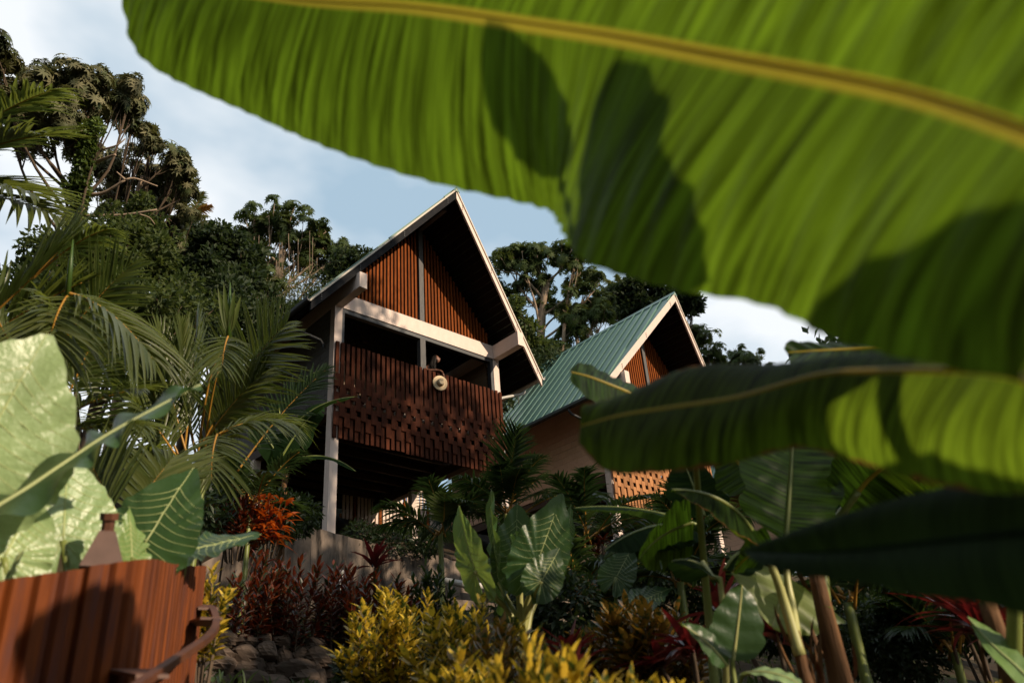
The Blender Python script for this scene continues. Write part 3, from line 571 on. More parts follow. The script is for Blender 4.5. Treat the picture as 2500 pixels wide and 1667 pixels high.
def taro_leaf(parent, att, tip, nhint, wid=1., mat='taro', cup=.10, ruffle=.02, seed=0, vein='vein', droop=.05, nv=7, veinr=.0022):
    """heart-shaped blade: petiole joint, tip, normal hint; wid scales the breadth"""
    att, tip = np.asarray(att, float), np.asarray(tip, float); Lv = tip-att; Ln = np.linalg.norm(Lv); T = Lv/Ln; S = nrm(np.cross(nhint, T)); N = np.cross(T, S)
    r = np.random.default_rng(seed+5); nt_, nr = 84, 12; th = np.linspace(-1, 1, nt_)*radians(173); R = np.interp(np.abs(th), OUT_T, OUT_R)
    ph = r.random(4)*6; tint = r.random()
    R = R*(1+.018*np.sin(th*15+ph[0])+.012*np.sin(th*29+ph[1]))
    def surf(a, rho):                          # local shape
        x = rho*np.cos(a); y = rho*np.sin(a)*wid; Rr = np.interp(np.abs(a), OUT_T, OUT_R); k = rho/Rr
        z = cup*np.abs(y)*1.2-droop*np.clip(x, 0, 1)**2-.10*np.clip(-x, 0, 1)+ruffle*k**3*np.sin(a*13+ph[0]+2*np.sin(a*5+ph[1]))+ruffle*.16*k*np.sin(np.abs(a)*17+3.*k+ph[2])+.006*np.sin(x*21+ph[2])*np.sin(y*23+ph[3])
        return att+Ln*(T*x[..., None]+S*y[..., None]+N*z[..., None])
    rr = np.linspace(.0, 1, nr+1)[1:]; g = np.array([surf(th, R*k) for k in rr]); c = att[None]
    v = np.vstack([c, g.reshape(-1, 3)]); lc = np.vstack([[0, 0, tint]]+[np.stack([0*th+k, th/pi, 0*th+tint], 1) for k in rr])
    q = [(1+i*nt_+j, 1+i*nt_+j+1, 1+(i+1)*nt_+j+1, 1+(i+1)*nt_+j) for i in range(nr-1) for j in range(nt_-1)]; t = [(0, 1+j+1, 1+j) for j in range(nt_-1)]
    o = MB().add(v, q, t, lc).build('leaf', M[mat], parent, True)
    # veins on both faces: midrib plus curved side veins
    vb = MB(); x = np.linspace(0.01, .985, 16); vb.tube(surf(0*x, x*1.), np.linspace(veinr*2.0, veinr*.6, 16), 6)
    for k in range(nv):
        f = .06+.74*k/nv
        for sg in (-1, 1):
            s = np.linspace(0, 1, 9); px = f+s*(.26-.05*k/nv)*(1 if k else .6); aend = radians(88-62*(k/nv))
            b = math.atan2(sin(aend)*np.interp(aend, OUT_T, OUT_R), cos(aend)*np.interp(aend, OUT_T, OUT_R))
            e = np.array([cos(b), sin(b)])*np.interp(b, OUT_T, OUT_R)*.97; p0 = np.array([f, 0]); P = p0+(e-p0)*s[:, None]; P[:, 0] -= .04*np.sin(pi*s)
            a = np.arctan2(P[:, 1], P[:, 0])*sg; vb.tube(surf(a, np.hypot(P[:, 0], P[:, 1])), np.linspace(veinr, veinr*.35, 9), 5)
    for sg in (-1, 1):
        for ae in (112, 140, 160):
            s = np.linspace(.03, .95, 8); vb.tube(surf(np.full(8, radians(ae))*sg, s*np.interp(radians(ae), OUT_T, OUT_R)), np.linspace(veinr, veinr*.35, 8), 5)
    vb.build('veins', M[vein], o, True)
    return o
def petiole(parent, pts, r0, r1, mat='petiole', name='petiole'):
    p = catmull(pts, 16); return MB().tube(p, np.linspace(r0, r1, 16), 8).build(name, M[mat], parent, True)
CAMN = -CF                                    # towards the viewer
def nv(r=0., u=0., f=-1.): 
    """normal from right, up and forward amounts on the level ground"""
    rt = nrm(V(CR[0], CR[1], 0)); fw = nrm(V(CF[0], CF[1], 0)); return nrm(rt*r+V(0, 0, 1)*u+fw*f)

# ---- the banana plant overhanging the camera (its stem stands out of frame)
rt_h, fw_h = nrm(V(CR[0], CR[1], 0)), nrm(V(CF[0], CF[1], 0))
sb = CAM+rt_h*1.75+fw_h*.75; sb[2] = float(ground_z(sb[0], sb[1]))
b1 = thing('banana_plant', 'large banana plant whose broad leaves arch overhead close by', 'banana plant', sb)
crown = sb+V(0, 0, 1.35)
petiole(b1, [sb-V(0, 0, .2), sb+V(.03, 0, .5), sb+V(.02, .02, 1.0), crown], .13, .09, 'stemdry', 'stem')
mid = [(280, -62, 2.35), (430, -40, 2.15), (739, 0, 1.86), (1010, 17, 1.65), (1300, 58, 1.42), (1509, 89, 1.29), (1770, 136, 1.14), (2032, 183, 1.02), (2241, 230, .94), (2500, 314, .84), (2800, 450, .76)]
low = [(280, -50, 2.36), (352, 140, 2.28), (640, 293, 2.05), (935, 405, 1.85), (1290, 497, 1.66), (1368, 540, 1.56), (1440, 640, 1.42), (1640, 702, 1.30), (1880, 742, 1.18), (2090, 838, 1.08), (2500, 930, .98)]
upp = [(282, -75, 2.34), (560, -230, 2.02), (900, -330, 1.70), (1200, -390, 1.45), (1500, -400, 1.25), (1750, -390, 1.12), (2000, -350, 1.0), (2250, -300, .9), (2450, -220, .84), (2700, -80, .78), (2950, 150, .72)]
o, m = leaf_edges(b1, mid, low, upp, 'banana', (.0012, .0042), nu=150, nv=12, pleat=.0042, pf=115., bulge=.05, seed=3, wave=.006, label='giant backlit banana leaf with a yellow midrib')
petiole(b1, [m[-1], m[-1]+(m[-1]-m[-8])*1.2+V(0, 0, -.05), crown+V(-.02, 0, .15), crown-V(0, 0, .1)], .014, .03)
mid = [(1417, 1040, 1.95), (1520, 1012, 1.88), (1650, 992, 1.78), (1800, 968, 1.66), (1994, 914, 1.48), (2141, 903, 1.35), (2329, 900, 1.20), (2436, 906, 1.10), (2520, 930, 1.03), (2700, 1040, .92)]
low = [(1419, 1085, 1.93), (1470, 1142, 1.84), (1560, 1158, 1.74), (1740, 1148, 1.64), (1935, 1095, 1.54), (2060, 1120, 1.47), (2220, 1165, 1.36), (2330, 1185, 1.27), (2480, 1200, 1.18), (2660, 1180, 1.06)]
upp = [(1421, 985, 2.0), (1545, 955, 2.0), (1700, 905, 1.92), (1850, 888, 1.80), (2020, 876, 1.62), (2190, 868, 1.48), (2330, 815, 1.34), (2440, 760, 1.24), (2560, 740, 1.14), (2720, 860, .98)]
o, m = leaf_edges(b1, mid, low, upp, 'bananaold', (.0012, .005), nu=110, nv=10, pleat=.0014, pf=140., bulge=.10, seed=5, wave=.008, label='dark drooping banana leaf with scorched brown edges')
petiole(b1, [m[-1], m[-1]+(m[-1]-m[-8])*1.0, crown+V(0, 0, .05), crown-V(0, 0, .15)], .014, .03)
mid = [(1812, 1348, 1.75), (1900, 1352, 1.68), (2000, 1350, 1.60), (2130, 1340, 1.50), (2260, 1325, 1.40), (2400, 1310, 1.3), (2540, 1300, 1.22), (2750, 1310, 1.1)]
upp = [(1814, 1343, 1.76), (1870, 1318, 1.76), (1944, 1297, 1.70), (2097, 1256, 1.60), (2250, 1210, 1.50), (2400, 1175, 1.42), (2540, 1150, 1.34), (2750, 1160, 1.2)]
low = [(1815, 1352, 1.74), (1850, 1382, 1.62), (1950, 1400, 1.52), (2113, 1425, 1.42), (2250, 1462, 1.32), (2400, 1480, 1.23), (2560, 1515, 1.15), (2760, 1480, 1.05)]
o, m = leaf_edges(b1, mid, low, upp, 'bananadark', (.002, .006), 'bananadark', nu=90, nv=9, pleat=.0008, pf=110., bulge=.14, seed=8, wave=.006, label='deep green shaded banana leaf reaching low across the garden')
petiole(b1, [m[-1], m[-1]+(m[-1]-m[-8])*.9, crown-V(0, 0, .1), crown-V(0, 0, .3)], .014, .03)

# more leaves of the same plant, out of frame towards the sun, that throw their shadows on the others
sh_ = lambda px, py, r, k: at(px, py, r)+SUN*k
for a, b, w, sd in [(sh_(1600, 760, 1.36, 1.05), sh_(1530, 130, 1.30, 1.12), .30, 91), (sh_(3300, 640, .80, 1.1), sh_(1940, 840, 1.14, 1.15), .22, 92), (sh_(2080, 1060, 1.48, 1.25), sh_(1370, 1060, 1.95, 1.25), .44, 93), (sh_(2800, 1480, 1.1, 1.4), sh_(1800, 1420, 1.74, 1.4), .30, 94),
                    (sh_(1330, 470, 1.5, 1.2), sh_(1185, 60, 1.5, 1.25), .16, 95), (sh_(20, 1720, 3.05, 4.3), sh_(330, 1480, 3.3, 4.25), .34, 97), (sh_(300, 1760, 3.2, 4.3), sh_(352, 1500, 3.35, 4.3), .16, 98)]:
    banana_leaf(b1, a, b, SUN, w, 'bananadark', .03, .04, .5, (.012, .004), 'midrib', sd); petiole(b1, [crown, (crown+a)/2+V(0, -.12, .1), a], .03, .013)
# ---- banana plants in the bed behind
def banana_plant(label, base, r0, h, group=None, lean=V(0, 0, 0)):
    b = thing('banana_plant', label, 'banana plant', base, group); top = base+V(0, 0, h)+lean; rs = np.random.default_rng(int(r0*1e4)); ns = 12; u = rs.uniform(.15, .95, ns); az = rs.random(ns)*6.28; od = np.stack([np.cos(az), np.sin(az), 0*az], 1); pp = base+(top-base)*u[:, None]+od*(r0*(1-.55*u))[:, None]; sg = np.sign(rs.random(ns)-.35)
    for i_ in range(ns): mbs = MB(); straps(mbs, pp[i_], od[i_]*.25+V(0, 0, -1)*sg[i_], od[i_], rs.uniform(.12, .30), rs.uniform(.018, .04), 0, 5, None, .3, curl=.03); mbs.build('dry_sheath', M['stemdry'], b, True)
    petiole(b, [base-V(0, 0, .3), base+lean*.3+V(0, 0, h*.35), base+lean*.7+V(0, 0, h*.7), top], r0, r0*.40, 'stemdry', 'stem'); return b, top
p2 = at(2052, 1667, 4.4); p2[2] -= .5
b2, t2 = banana_plant('banana plant with thick brown sheathed trunk behind the low dark leaf', p2, .088, .98, None, at(1988, 1385, 4.4)-p2-V(0, 0, .98))
p3 = at(1975, 1667, 4.0); p3[2] -= .4
b3, t3 = banana_plant('banana plant with slender pale leaning stems', p3, .055, .72, None, at(1940, 1540, 4.0)-p3-V(0, 0, .72))
petiole(b3, [t3-V(0, 0, .1), at(1915, 1470, 4.0), at(1885, 1385, 3.95), at(1850, 1330, 3.95)], .028, .014, 'petpale')
petiole(b3, [t3-V(0, 0, .05), at(1935, 1480, 4.1), at(1922, 1410, 4.15), at(1918, 1310, 4.2)], .022, .012, 'petpale')
petiole(b2, [t2-V(0, 0, .2), at(2010, 1380, 4.5), at(2030, 1290, 4.5), at(2095, 1199, 4.5)], .034, .02, 'petiole')
L3 = banana_leaf(b3, at(1918, 1318, 4.2), at(1938, 960, 4.5), nv(.25, .25, -1), .50, 'banana', .02, .05, .5, (.014, .006), 'petiole', 31)
L5 = banana_leaf(b3, at(1855, 1335, 3.95), at(1640, 1195, 3.7), nv(-.3, .75, -.6), .46, 'bananaold', .16, -.25, .5, (.011, .004), 'petiole', 33)
banana_leaf(b2, at(1850, 1178, 4.9), at(1760, 1085, 5.1), nv(.1, .3, .9), .36, 'banana', .0, .1, .5, (.012, .008), 'midrib', 34)
o8 = banana_leaf(b2, at(2060, 1250, 4.5), at(2330, 1095, 4.4), nv(.1, .9, .4), .60, 'banana', .20, -.2, .5, (.018, .005), 'midrib', 35, 9)
banana_leaf(b2, at(2080, 1210, 4.7), at(2420, 1165, 4.8), nv(.2, .8, .5), .50, 'banana', .12, -.35, .5, (.014, .004), 'midrib', 36, 12)
banana_leaf(b2, at(2120, 1260, 5.0), at(2010, 1150, 5.2), nv(-.2, .6, .6), .5, 'bananadark', .12, -.2, .5, (.014, .004), 'petiole', 37, 5)
banana_leaf(b2, at(2030, 1200, 5.4), at(2000, 900, 5.7), nv(.4, .1, .9), .42, 'banana', .03, .1, .5, (.012, .004), 'midrib', 38, 3)
banana_leaf(b2, at(1990, 1180, 5.2), at(1990, 1050, 5.3), nv(.3, .1, .9), .30, 'banana', .03, .1, .5, (.012, .004), 'midrib', 39, 1)
banana_leaf(b3, at(1925, 1410, 4.5), at(1885, 1530, 4.4), nv(.5, .45, -.8), .60, 'bananalite', -.05, .12, .5, (.012, .005), 'petpale', 40)
banana_leaf(b3, at(1890, 1330, 3.9), at(1790, 1395, 3.8), nv(.3, .8, .4), .24, 'banana', .10, .1, .5, (.010, .004), 'midrib', 41)
# upper leaf catching the sky, and the bright small one in front of the green roof
b4p = at(2420, 1500, 4.0); b4p[2] = float(ground_z(b4p[0], b4p[1])); b4, t4 = banana_plant('banana plant whose leaf tip rises above the scorched leaf', b4p, .085, 1.5)
petiole(b4, [t4-V(0, 0, .3), at(2480, 1150, 3.8), at(2450, 920, 3.5), at(2330, 853, 3.2)], .03, .014)
leaf_edges(b4, [(1921, 861, 3.0), (2000, 856, 3.03), (2087, 852, 3.08), (2240, 851, 3.15), (2340, 853, 3.2)], [(1930, 872, 2.95), (1935, 892, 2.86), (2040, 912, 2.9), (2200, 905, 3.0), (2340, 880, 3.1)],
           [(1913, 850, 3.0), (1934, 829, 3.05), (2030, 835, 3.12), (2150, 838, 3.2), (2330, 842, 3.22)], 'banana', (.003, .008), nu=60, nv=7, seed=12, wave=.008)
b5p = at(1700, 1560, 4.6); b5p[2] = float(ground_z(b5p[0], b5p[1])); b5, t5 = banana_plant('banana plant with one bright blunt leaf against the green roof', b5p, .07, .55)
petiole(b5, [t5-V(0, 0, .2), at(1712, 1300, 4.5), at(1690, 1080, 4.0), at(1640, 1003, 3.7), at(1590, 980, 3.55)], .028, .010)
leaf_edges(b5, [(1394, 908, 3.4), (1440, 920, 3.42), (1500, 943, 3.46), (1566, 971, 3.52), (1640, 1003, 3.6)], [(1393, 925, 3.36), (1425, 960, 3.3), (1480, 1000, 3.32), (1530, 1018, 3.38), (1640, 1015, 3.55)],
           [(1392, 898, 3.42), (1424, 888, 3.5), (1490, 918, 3.55), (1560, 942, 3.6), (1645, 985, 3.65)], 'banana', (.003, .008), nu=60, nv=7, seed=13, wave=.006)
banana_leaf(b5, at(1680, 1285, 4.9), at(1475, 1345, 4.6), nv(.1, .85, -.35), .52, 'bananadark', .10, -.3, .5, (.011, .003), 'petiole', 42, 3)
banana_leaf(b5, at(1690, 1275, 4.6), at(1560, 1365, 4.4), nv(.35, .75, .45), .44, 'banana', .10, -.2, .5, (.010, .003), 'petiole', 43, 4)
banana_leaf(b5, at(1700, 1280, 5.6), at(1400, 1240, 5.7), nv(0, 1, -.12), .30, 'bananadark', .06, -.25, .5, (.011, .003), 'petiole', 44)
banana_leaf(b5, at(1735, 1400, 4.2), at(1640, 1370, 4.1), nv(-.2, .9, -.3), .34, 'bananadark', .14, -.4, .5, (.011, .003), 'petiole', 45)
banana_leaf(b5, at(1770, 1390, 4.1), at(1870, 1330, 4.2), nv(-.2, .9, -.3), .34, 'bananadark', .14, -.4, .5, (.011, .003), 'petiole', 46)
banana_leaf(b5, at(1720, 1260, 5.0), at(1665, 1120, 5.2), nv(-.1, .5, -.8), .34, 'bananadark', .05, -.1, .5, (.011, .003), 'petiole', 49)
petiole(b5, [t5-V(0, 0, .3), at(1765, 1470, 4.1), at(1745, 1420, 4.15), at(1715, 1370, 4.2)], .022, .012, 'petpale')
# young banana suckers
p6 = at(1790, 1690, 3.9); b6 = thing('banana_sucker', 'young banana sucker with one upright oval leaf', 'banana plant', p6)
petiole(b6, [p6-V(0, 0, .3), at(1790, 1640, 3.9), at(1790, 1605, 3.9)], .016, .010)
banana_leaf(b6, at(1790, 1612, 3.9), at(1812, 1428, 3.95), nv(.15, .2, -1), .225, 'tarodark', .02, .1, .5, (.008, .003), 'petpale', 51)
banana_leaf(b6, at(1775, 1625, 3.9), at(1662, 1522, 3.8), nv(-.3, .7, -.7), .15, 'tarodark', .08, .2, 0, (.007, .002), 'petpale', 52)
p7 = at(1810, 1720, 3.6); b7 = thing('banana_sucker', 'young banana sucker with a low pale leaf lying flat', 'banana plant', p7)
petiole(b7, [p7-V(0, 0, .3), at(1805, 1680, 3.6), at(1818, 1645, 3.6)], .014, .010)
banana_leaf(b7, at(1815, 1645, 3.6), at(1958, 1672, 3.5), nv(.2, .8, -.55), .15, 'taropale', .10, .1, .5, (.008, .003), 'petpale', 53)
# small banana beside the dark lodge
p8 = at(690, 1250, 15.8); p8[2] = float(ground_z(p8[0], p8[1])); b8, t8 = banana_plant('dark banana plant against the lodge side with leaves reaching past the white post', p8, .12, at(690, 1130, 15.8)[2]-p8[2])
for i, (a, b, ra, rb, nn, w, tr) in enumerate([((725, 1120), (868, 1150), 15.9, 15.4, nv(0, 1, -.3), .42, 3), ((700, 1060), (872, 968), 15.9, 15.6, nv(0, 1, -.35), .42, 6), ((680, 1130), (790, 985), 15.8, 16.2, nv(.3, .4, -.8), .62, 6), ((680, 1000), (780, 905), 16.3, 16.0, nv(0, 1, -.4), .5, 5), ((690, 1130), (600, 1010), 16, 16.2, nv(-.3, .6, -.6), .5, 4), ((690, 1140), (640, 1180), 15.9, 15.2, nv(-.2, .6, -.8), .5, 3)]):
    banana_leaf(b8, at(*a, ra), at(*b, rb), nn, w, 'bananadark', .12, -.25, .5, (.025, .006), 'petiole', 60+i, tr)
    petiole(b8, [t8-V(0, 0, .15), (t8+at(*a, ra))/2+V(0, 0, .12), at(*a, ra)], .035, .024)

# ---- taros (elephant ears) behind the planter
def taro_plant(label, base, group=None): return thing('taro_plant', label, 'taro plant', base, group)
q1 = at(-60, 1500, 3.6); q1[2] = float(ground_z(q1[0], q1[1]))
k1 = taro_plant('tall taro with huge pale ruffled leaves rising over the rusty planter', q1)
for a in [taro_leaf(k1, at(-60, 1120, 3.25), at(122, 800, 3.35), nv(.62, .20, -.75), 1.15, 'taropale', .02, .03, 1, droop=.05)]: pass
petiole(k1, [q1, at(-90, 1300, 3.3), at(-60, 1120, 3.25)], .025, .014)
taro_leaf(k1, at(154, 1318, 3.7), at(168, 1085, 3.85), nv(.55, .2, -.8), 1.02, 'taropale', .03, .022, 2, droop=.06)
petiole(k1, [q1+V(.3, .3, 0), at(155, 1480, 3.7), at(154, 1318, 3.7)], .022, .013)
taro_leaf(k1, at(10, 1360, 3.45), at(100, 1195, 3.55), nv(.6, .55, -.55), 1.15, 'taropale', .05, .05, 3, droop=.10)
petiole(k1, [q1, at(0, 1480, 3.45), at(10, 1360, 3.45)], .02, .012)
taro_leaf(k1, at(-10, 1455, 3.2), at(62, 1338, 3.25), nv(.5, .5, .5), 1.0, 'taropale', .05, .03, 4, droop=.05)
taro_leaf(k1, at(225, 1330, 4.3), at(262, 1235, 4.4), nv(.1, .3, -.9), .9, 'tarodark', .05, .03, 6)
# the leaf seen nearly edge-on
leaf_edges(k1, [(-60, 1268, 2.92), (60, 1195, 2.97), (160, 1128, 3.04), (270, 1056, 3.12), (400, 985, 3.22), (490, 938, 3.30)], [(-60, 1300, 2.82), (60, 1250, 2.84), (170, 1165, 2.92), (270, 1083, 3.02), (385, 1003, 3.14), (489, 940, 3.29)],
           [(-60, 1250, 3.12), (66, 1168, 3.22), (166, 1103, 3.27), (268, 1040, 3.32), (395, 966, 3.34), (488, 936, 3.32)], 'tarodark', (.008, .003), 'vein', nu=110, nv=7, seed=21, wave=.024, pleat=.003, pf=34, wf=38.)
q2 = at(380, 1480, 4.3); q2[2] = float(ground_z(q2[0], q2[1])); k2 = taro_plant('dark green taro with pale veins beside the path light', q2)
taro_leaf(k2, at(352, 1330, 4.1), at(472, 1128, 4.3), nv(.15, .25, -1), 1.0, 'tarodark', .05, .025, 11, droop=.05); petiole(k2, [q2, at(345, 1420, 4.1), at(352, 1330, 4.1)], .025, .014)
taro_leaf(k2, at(455, 1345, 4.2), at(640, 1296, 4.3), nv(.25, .9, -.5), .95, 'tarodark', .06, .03, 12, droop=.05); petiole(k2, [q2, at(440, 1420, 4.2), at(455, 1345, 4.2)], .025, .014)
taro_leaf(k2, at(322, 1365, 3.95), at(318, 1232, 4.05), nv(1, .2, -.35), .75, 'taro', .10, .06, 13, droop=.05); petiole(k2, [q2, at(325, 1420, 3.95), at(322, 1365, 3.95)], .02, .012)
taro_leaf(k2, at(290, 1345, 4.3), at(300, 1245, 4.4), nv(-.3, .3, -.9), .8, 'taro', .10, .04, 14); 
# taro rising from the crotons
q3 = at(1275, 1560, 6.4); q3[2] = float(ground_z(q3[0], q3[1])); k3 = taro_plant('tall taro with upright dark leaves rising out of the yellow crotons', q3)
for att, tip, nn, w, mt, sd, ra in [((1160, 1392), (1110, 1232), nv(-.75, .1, -.8), .62, 'taro', 21, 6.3), ((1218, 1420), (1187, 1190), nv(-1, .1, -.25), .55, 'tarodark', 22, 6.5), ((1260, 1372), (1262, 1222), nv(-.1, .2, -1), .86, 'tarodark', 23, 6.5), ((1312, 1372), (1374, 1200), nv(.1, .15, -1), .80, 'tarodark', 24, 6.2),
                                    ((1322, 1418), (1368, 1335), nv(.5, .55, -.6), 1.05, 'tarodark', 25, 6.1), ((1385, 1318), (1398, 1228), nv(.9, .1, -.4), .7, 'tarodark', 26, 6.9), ((1268, 1340), (1290, 1420), nv(.4, .2, -.8), .5, 'taro', 27, 6.35)]:
    taro_leaf(k3, at(*att, ra), at(*tip, ra+.1), nn, w, mt, .06, .03, sd, droop=.05); b = at(1272+(att[0]-1260)*.12, 1535, 6.4)
    petiole(k3, [q3, b, (b+at(*att, ra))/2+V(0, 0, .02), at(*att, ra)], .034, .016, 'petpale')
q4 = at(1500, 1440, 8.5); q4[2] = float(ground_z(q4[0], q4[1])); k4 = taro_plant('shaded taro leaning below the banana leaves by the palms', q4)
taro_leaf(k4, at(1505, 1408, 8.3), at(1545, 1330, 8.4), nv(-.2, .4, -.9), 1.1, 'tarodark', .06, .03, 31); petiole(k4, [q4, at(1500, 1430, 8.3), at(1505, 1408, 8.3)], .03, .016)
taro_leaf(k4, at(1560, 1470, 8.0), at(1640, 1430, 8.1), nv(.1, .8, -.6), 1.2, 'tarodark', .06, .03, 32); petiole(k4, [q4, at(1540, 1490, 8.0), at(1560, 1470, 8.0)], .03, .016)
# pale taro at the lower corner by the cordylines
q5 = at(2520, 1720, 4.0); k5 = taro_plant('narrow yellow green taro leaf on the slope beside the cordylines', q5)
leaf_edges(k5, [(2545, 1690, 3.8), (2480, 1625, 3.85), (2420, 1570, 3.9), (2362, 1505, 3.95)], [(2540, 1720, 3.75), (2462, 1650, 3.8), (2405, 1585, 3.88), (2363, 1508, 3.95)], [(2555, 1665, 3.85), (2500, 1605, 3.9), (2440, 1540, 3.95), (2364, 1503, 3.96)], 'taro', (.008, .002), 'vein', nu=50, nv=5, seed=29, wave=.012, pleat=.001)
petiole(k5, [q5-V(0, 0, .4), at(2560, 1710, 3.8), at(2545, 1690, 3.8)], .014, .009)
# ------------------------------------------------------------------ palms
def frond(parent, base, tip, arch, nh, ll, n=46, wid=.035, droop=.25, vang=.25, mat='palm', rmat='rachis', start=.16, rr=(.014, .003), a0=28, a1=62, sidebias=0., drytips=0):
    n = max(3, int(n*.78)); wid *= 1.3
    base, tip = np.asarray(base, float), np.asarray(tip, float); Ln = np.linalg.norm(tip-base)
    ctl = (base+tip)/2+np.asarray(arch, float)*Ln; t = np.linspace(0, 1, 26)[:, None]; C = (1-t)**2*base+2*t*(1-t)*ctl+t*t*tip
    T = nrm(np.gradient(C, axis=0)); S = nrm(np.cross(T, np.broadcast_to(nh, T.shape))); N = np.cross(S, T)
    ti = start+(1-start)*(np.arange(n)+.5)/n; ti = np.concatenate([ti, ti+.3/n]); sg = np.concatenate([np.ones(n), -np.ones(n)])
    ti = np.clip(ti+RNG.normal(0, .15/n, 2*n), 0, 1); f = ti*25; i = np.clip(f.astype(int), 0, 24); w = (f-i)[:, None]; L = lambda A: A[i]*(1-w)+A[i+1]*w
    P, Tt, Ss, Nn = L(C), nrm(L(T)), nrm(L(S)), nrm(L(N)); u = (ti-start)/(1-start)
    a = np.radians(a0+(a1-a0)*u+RNG.normal(0, 3, 2*n)); D = Ss*(sg*np.cos(a))[:, None]+Tt*np.sin(a)[:, None]+Nn*(vang*(1-.5*u)+RNG.normal(0, .05, 2*n))[:, None]
    Lf = ll*(np.sin(pi*np.clip(.16+.80*u, 0, 1))**.7)*(1+RNG.normal(0, .06, 2*n))
    mb = MB(); straps(mb, P, D, Nn, Lf, wid*(.6+.4*np.sin(pi*np.clip(u, .08, .95))), droop*(1+RNG.normal(0, .25, 2*n)), 6, lambda x: np.clip(np.minimum((x+.04)*9, 1)*(1-x**2.2), .03, 1), .28)
    o = mb.build('frond', M[mat], parent, True); MB().tube(C, np.linspace(rr[0], rr[1], 26), 6).build('rachis', M[rmat], o, True); return o
def palm(label, base, stem_top, r=.045, mat='petiole', group=None, name='palm'):
    p = thing(name, label, 'palm', base, group); petiole(p, [base-V(0, 0, .3), (base*2+stem_top)/3, (base+stem_top*2)/3+V(.02, .02, 0), stem_top], r, r*.75, mat, 'stem'); return p
UP = V(0, 0, 1)
def gpt(px, py, r):
    p = at(px, py, r); p[2] = float(ground_z(p[0], p[1])); return p
# nearer palm at the planter's far side
g1 = gpt(120, 1300, 7.6); s1 = at(60, 960, 7.6); pm1 = palm('areca palm with broad drooping fronds behind the pale taro', g1, s1)
F = lambda p, a, b, ra, rb, arch, nh, ll, **k: frond(p, at(*a, ra), at(*b, rb), arch, nh, ll, **k)
F(pm1, (60, 930), (120, 905), 7.9, 6.3, (UP*.62+rt_h*.10), nv(.1, .8, .5), .62, n=34, droop=.42, wid=.036)
F(pm1, (165, 722), (118, 905), 7.0, 6.3, (-fw_h*.15), nv(.1, .35, -.9), .58, n=30, droop=.30, wid=.036, start=.02, rr=(.012, .004))
F(pm1, (165, 715), (375, 880), 7.0, 6.6, (UP*.22), nv(0, .9, -.5), .60, n=36, droop=.42, start=.05)
F(pm1, (-60, 800), (190, 560), 7.4, 7.2, (-UP*.10), nv(.2, .7, -.6), .78, n=26, droop=.10, wid=.048, a0=40, a1=60)
F(pm1, (-60, 840), (200, 690), 8.4, 8.0, (UP*.08), nv(.1, .8, -.5), .80, n=30, droop=.12, wid=.042, a0=45)
F(pm1, (80, 950), (330, 640), 8.2, 7.9, (UP*.10-rt_h*.06), nv(.5, .4, -.7), .70, n=36, droop=.15)
F(pm1, (70, 960), (-60, 700), 7.8, 7.6, (UP*.15), nv(-.3, .6, -.7), .8, n=34, droop=.25)
F(pm1, (90, 1060), (350, 950), 7.6, 7.2, (UP*.18), nv(0, .85, -.5), .55, n=36, droop=.32)
F(pm1, (100, 1080), (360, 1040), 7.4, 7.0, (UP*.16), nv(0, .85, -.5), .55, n=36, droop=.38)
F(pm1, (290, 1270), (215, 1120), 5.6, 6.2, (UP*.02), nv(-.1, .3, -.95), .62, n=30, droop=.06, a0=30, a1=55, wid=.034)
F(pm1, (300, 1290), (420, 1120), 5.8, 6.4, (UP*.05), nv(.2, .4, -.9), .55, n=34, droop=.15)
F(pm1, (150, 1000), (260, 760), 8.6, 8.6, (UP*.02), nv(.4, .2, -.9), .6, n=36, droop=.12)
F(pm1, (60, 700), (260, 560), 8.8, 8.4, (UP*.20), nv(.1, .9, -.3), .55, n=36, droop=.45)
MB().tube(px3([(165, 722, 7.0), (172, 650, 7.05), (178, 585, 7.1)]), [.022, .018, .004], 6).build('spear_leaf', M['spear'], pm1, True)
# tall coconut fronds entering above
g1b = gpt(-260, 1200, 10.5); s1b = at(-190, 430, 11.0); pm1b = palm('tall palm with long arching fronds under the pale canopy tree', g1b, s1b, .09, 'bark')
F(pm1b, (-190, 420), (125, 222), 11, 10.0, (UP*.18), nv(0, .8, -.55), .85, n=44, droop=.35, wid=.05)
F(pm1b, (-190, 440), (110, 330), 11, 10.2, (UP*.16), nv(0, .8, -.55), 1.0, n=44, droop=.25, wid=.05)
F(pm1b, (-190, 450), (90, 480), 11, 10.0, (UP*.15), nv(0, .8, -.55), .9, n=44, droop=.3, wid=.05)
F(pm1b, (-190, 470), (170, 545), 11, 9.8, (UP*.16), nv(0, .8, -.55), .8, n=44, droop=.35, wid=.045)
# second clump against the lodge
g2 = gpt(480, 1250, 9.6); s2 = at(500, 1120, 9.6); pm2 = palm('areca palm clump with feathered fronds beside the dark lodge', g2, s2)
MB().tube(px3([(558, 830, 9.0), (560, 760, 9.05), (562, 690, 9.1)]), [.03, .024, .005], 6).build('spear_leaf', M['spear'], pm2, True)
for dx, dy, dl in ((-10, 0, .5), (6, 4, .48), (14, 2, .42), (-4, 6, .55)):
    mb = MB(); straps(mb, at(558+dx*.4, 815, 9.0), at(558+dx*2.2, 700, 9.05)-at(558, 815, 9.0), nv(.3, .1, -1), dl, .055, .02, 6, None, .25); mb.build('spear_leaf', M['palm'], pm2, True)
F(pm2, (500, 1110), (556, 822), 9.5, 9.0, (-rt_h*.06), nv(.2, .2, -1), .1, n=4, start=.8)
F(pm2, (557, 820), (543, 905), 9.0, 8.5, (-fw_h*.12), nv(.05, .4, -.9), .44, n=22, droop=.35, wid=.030, start=.02, rr=(.012, .004))
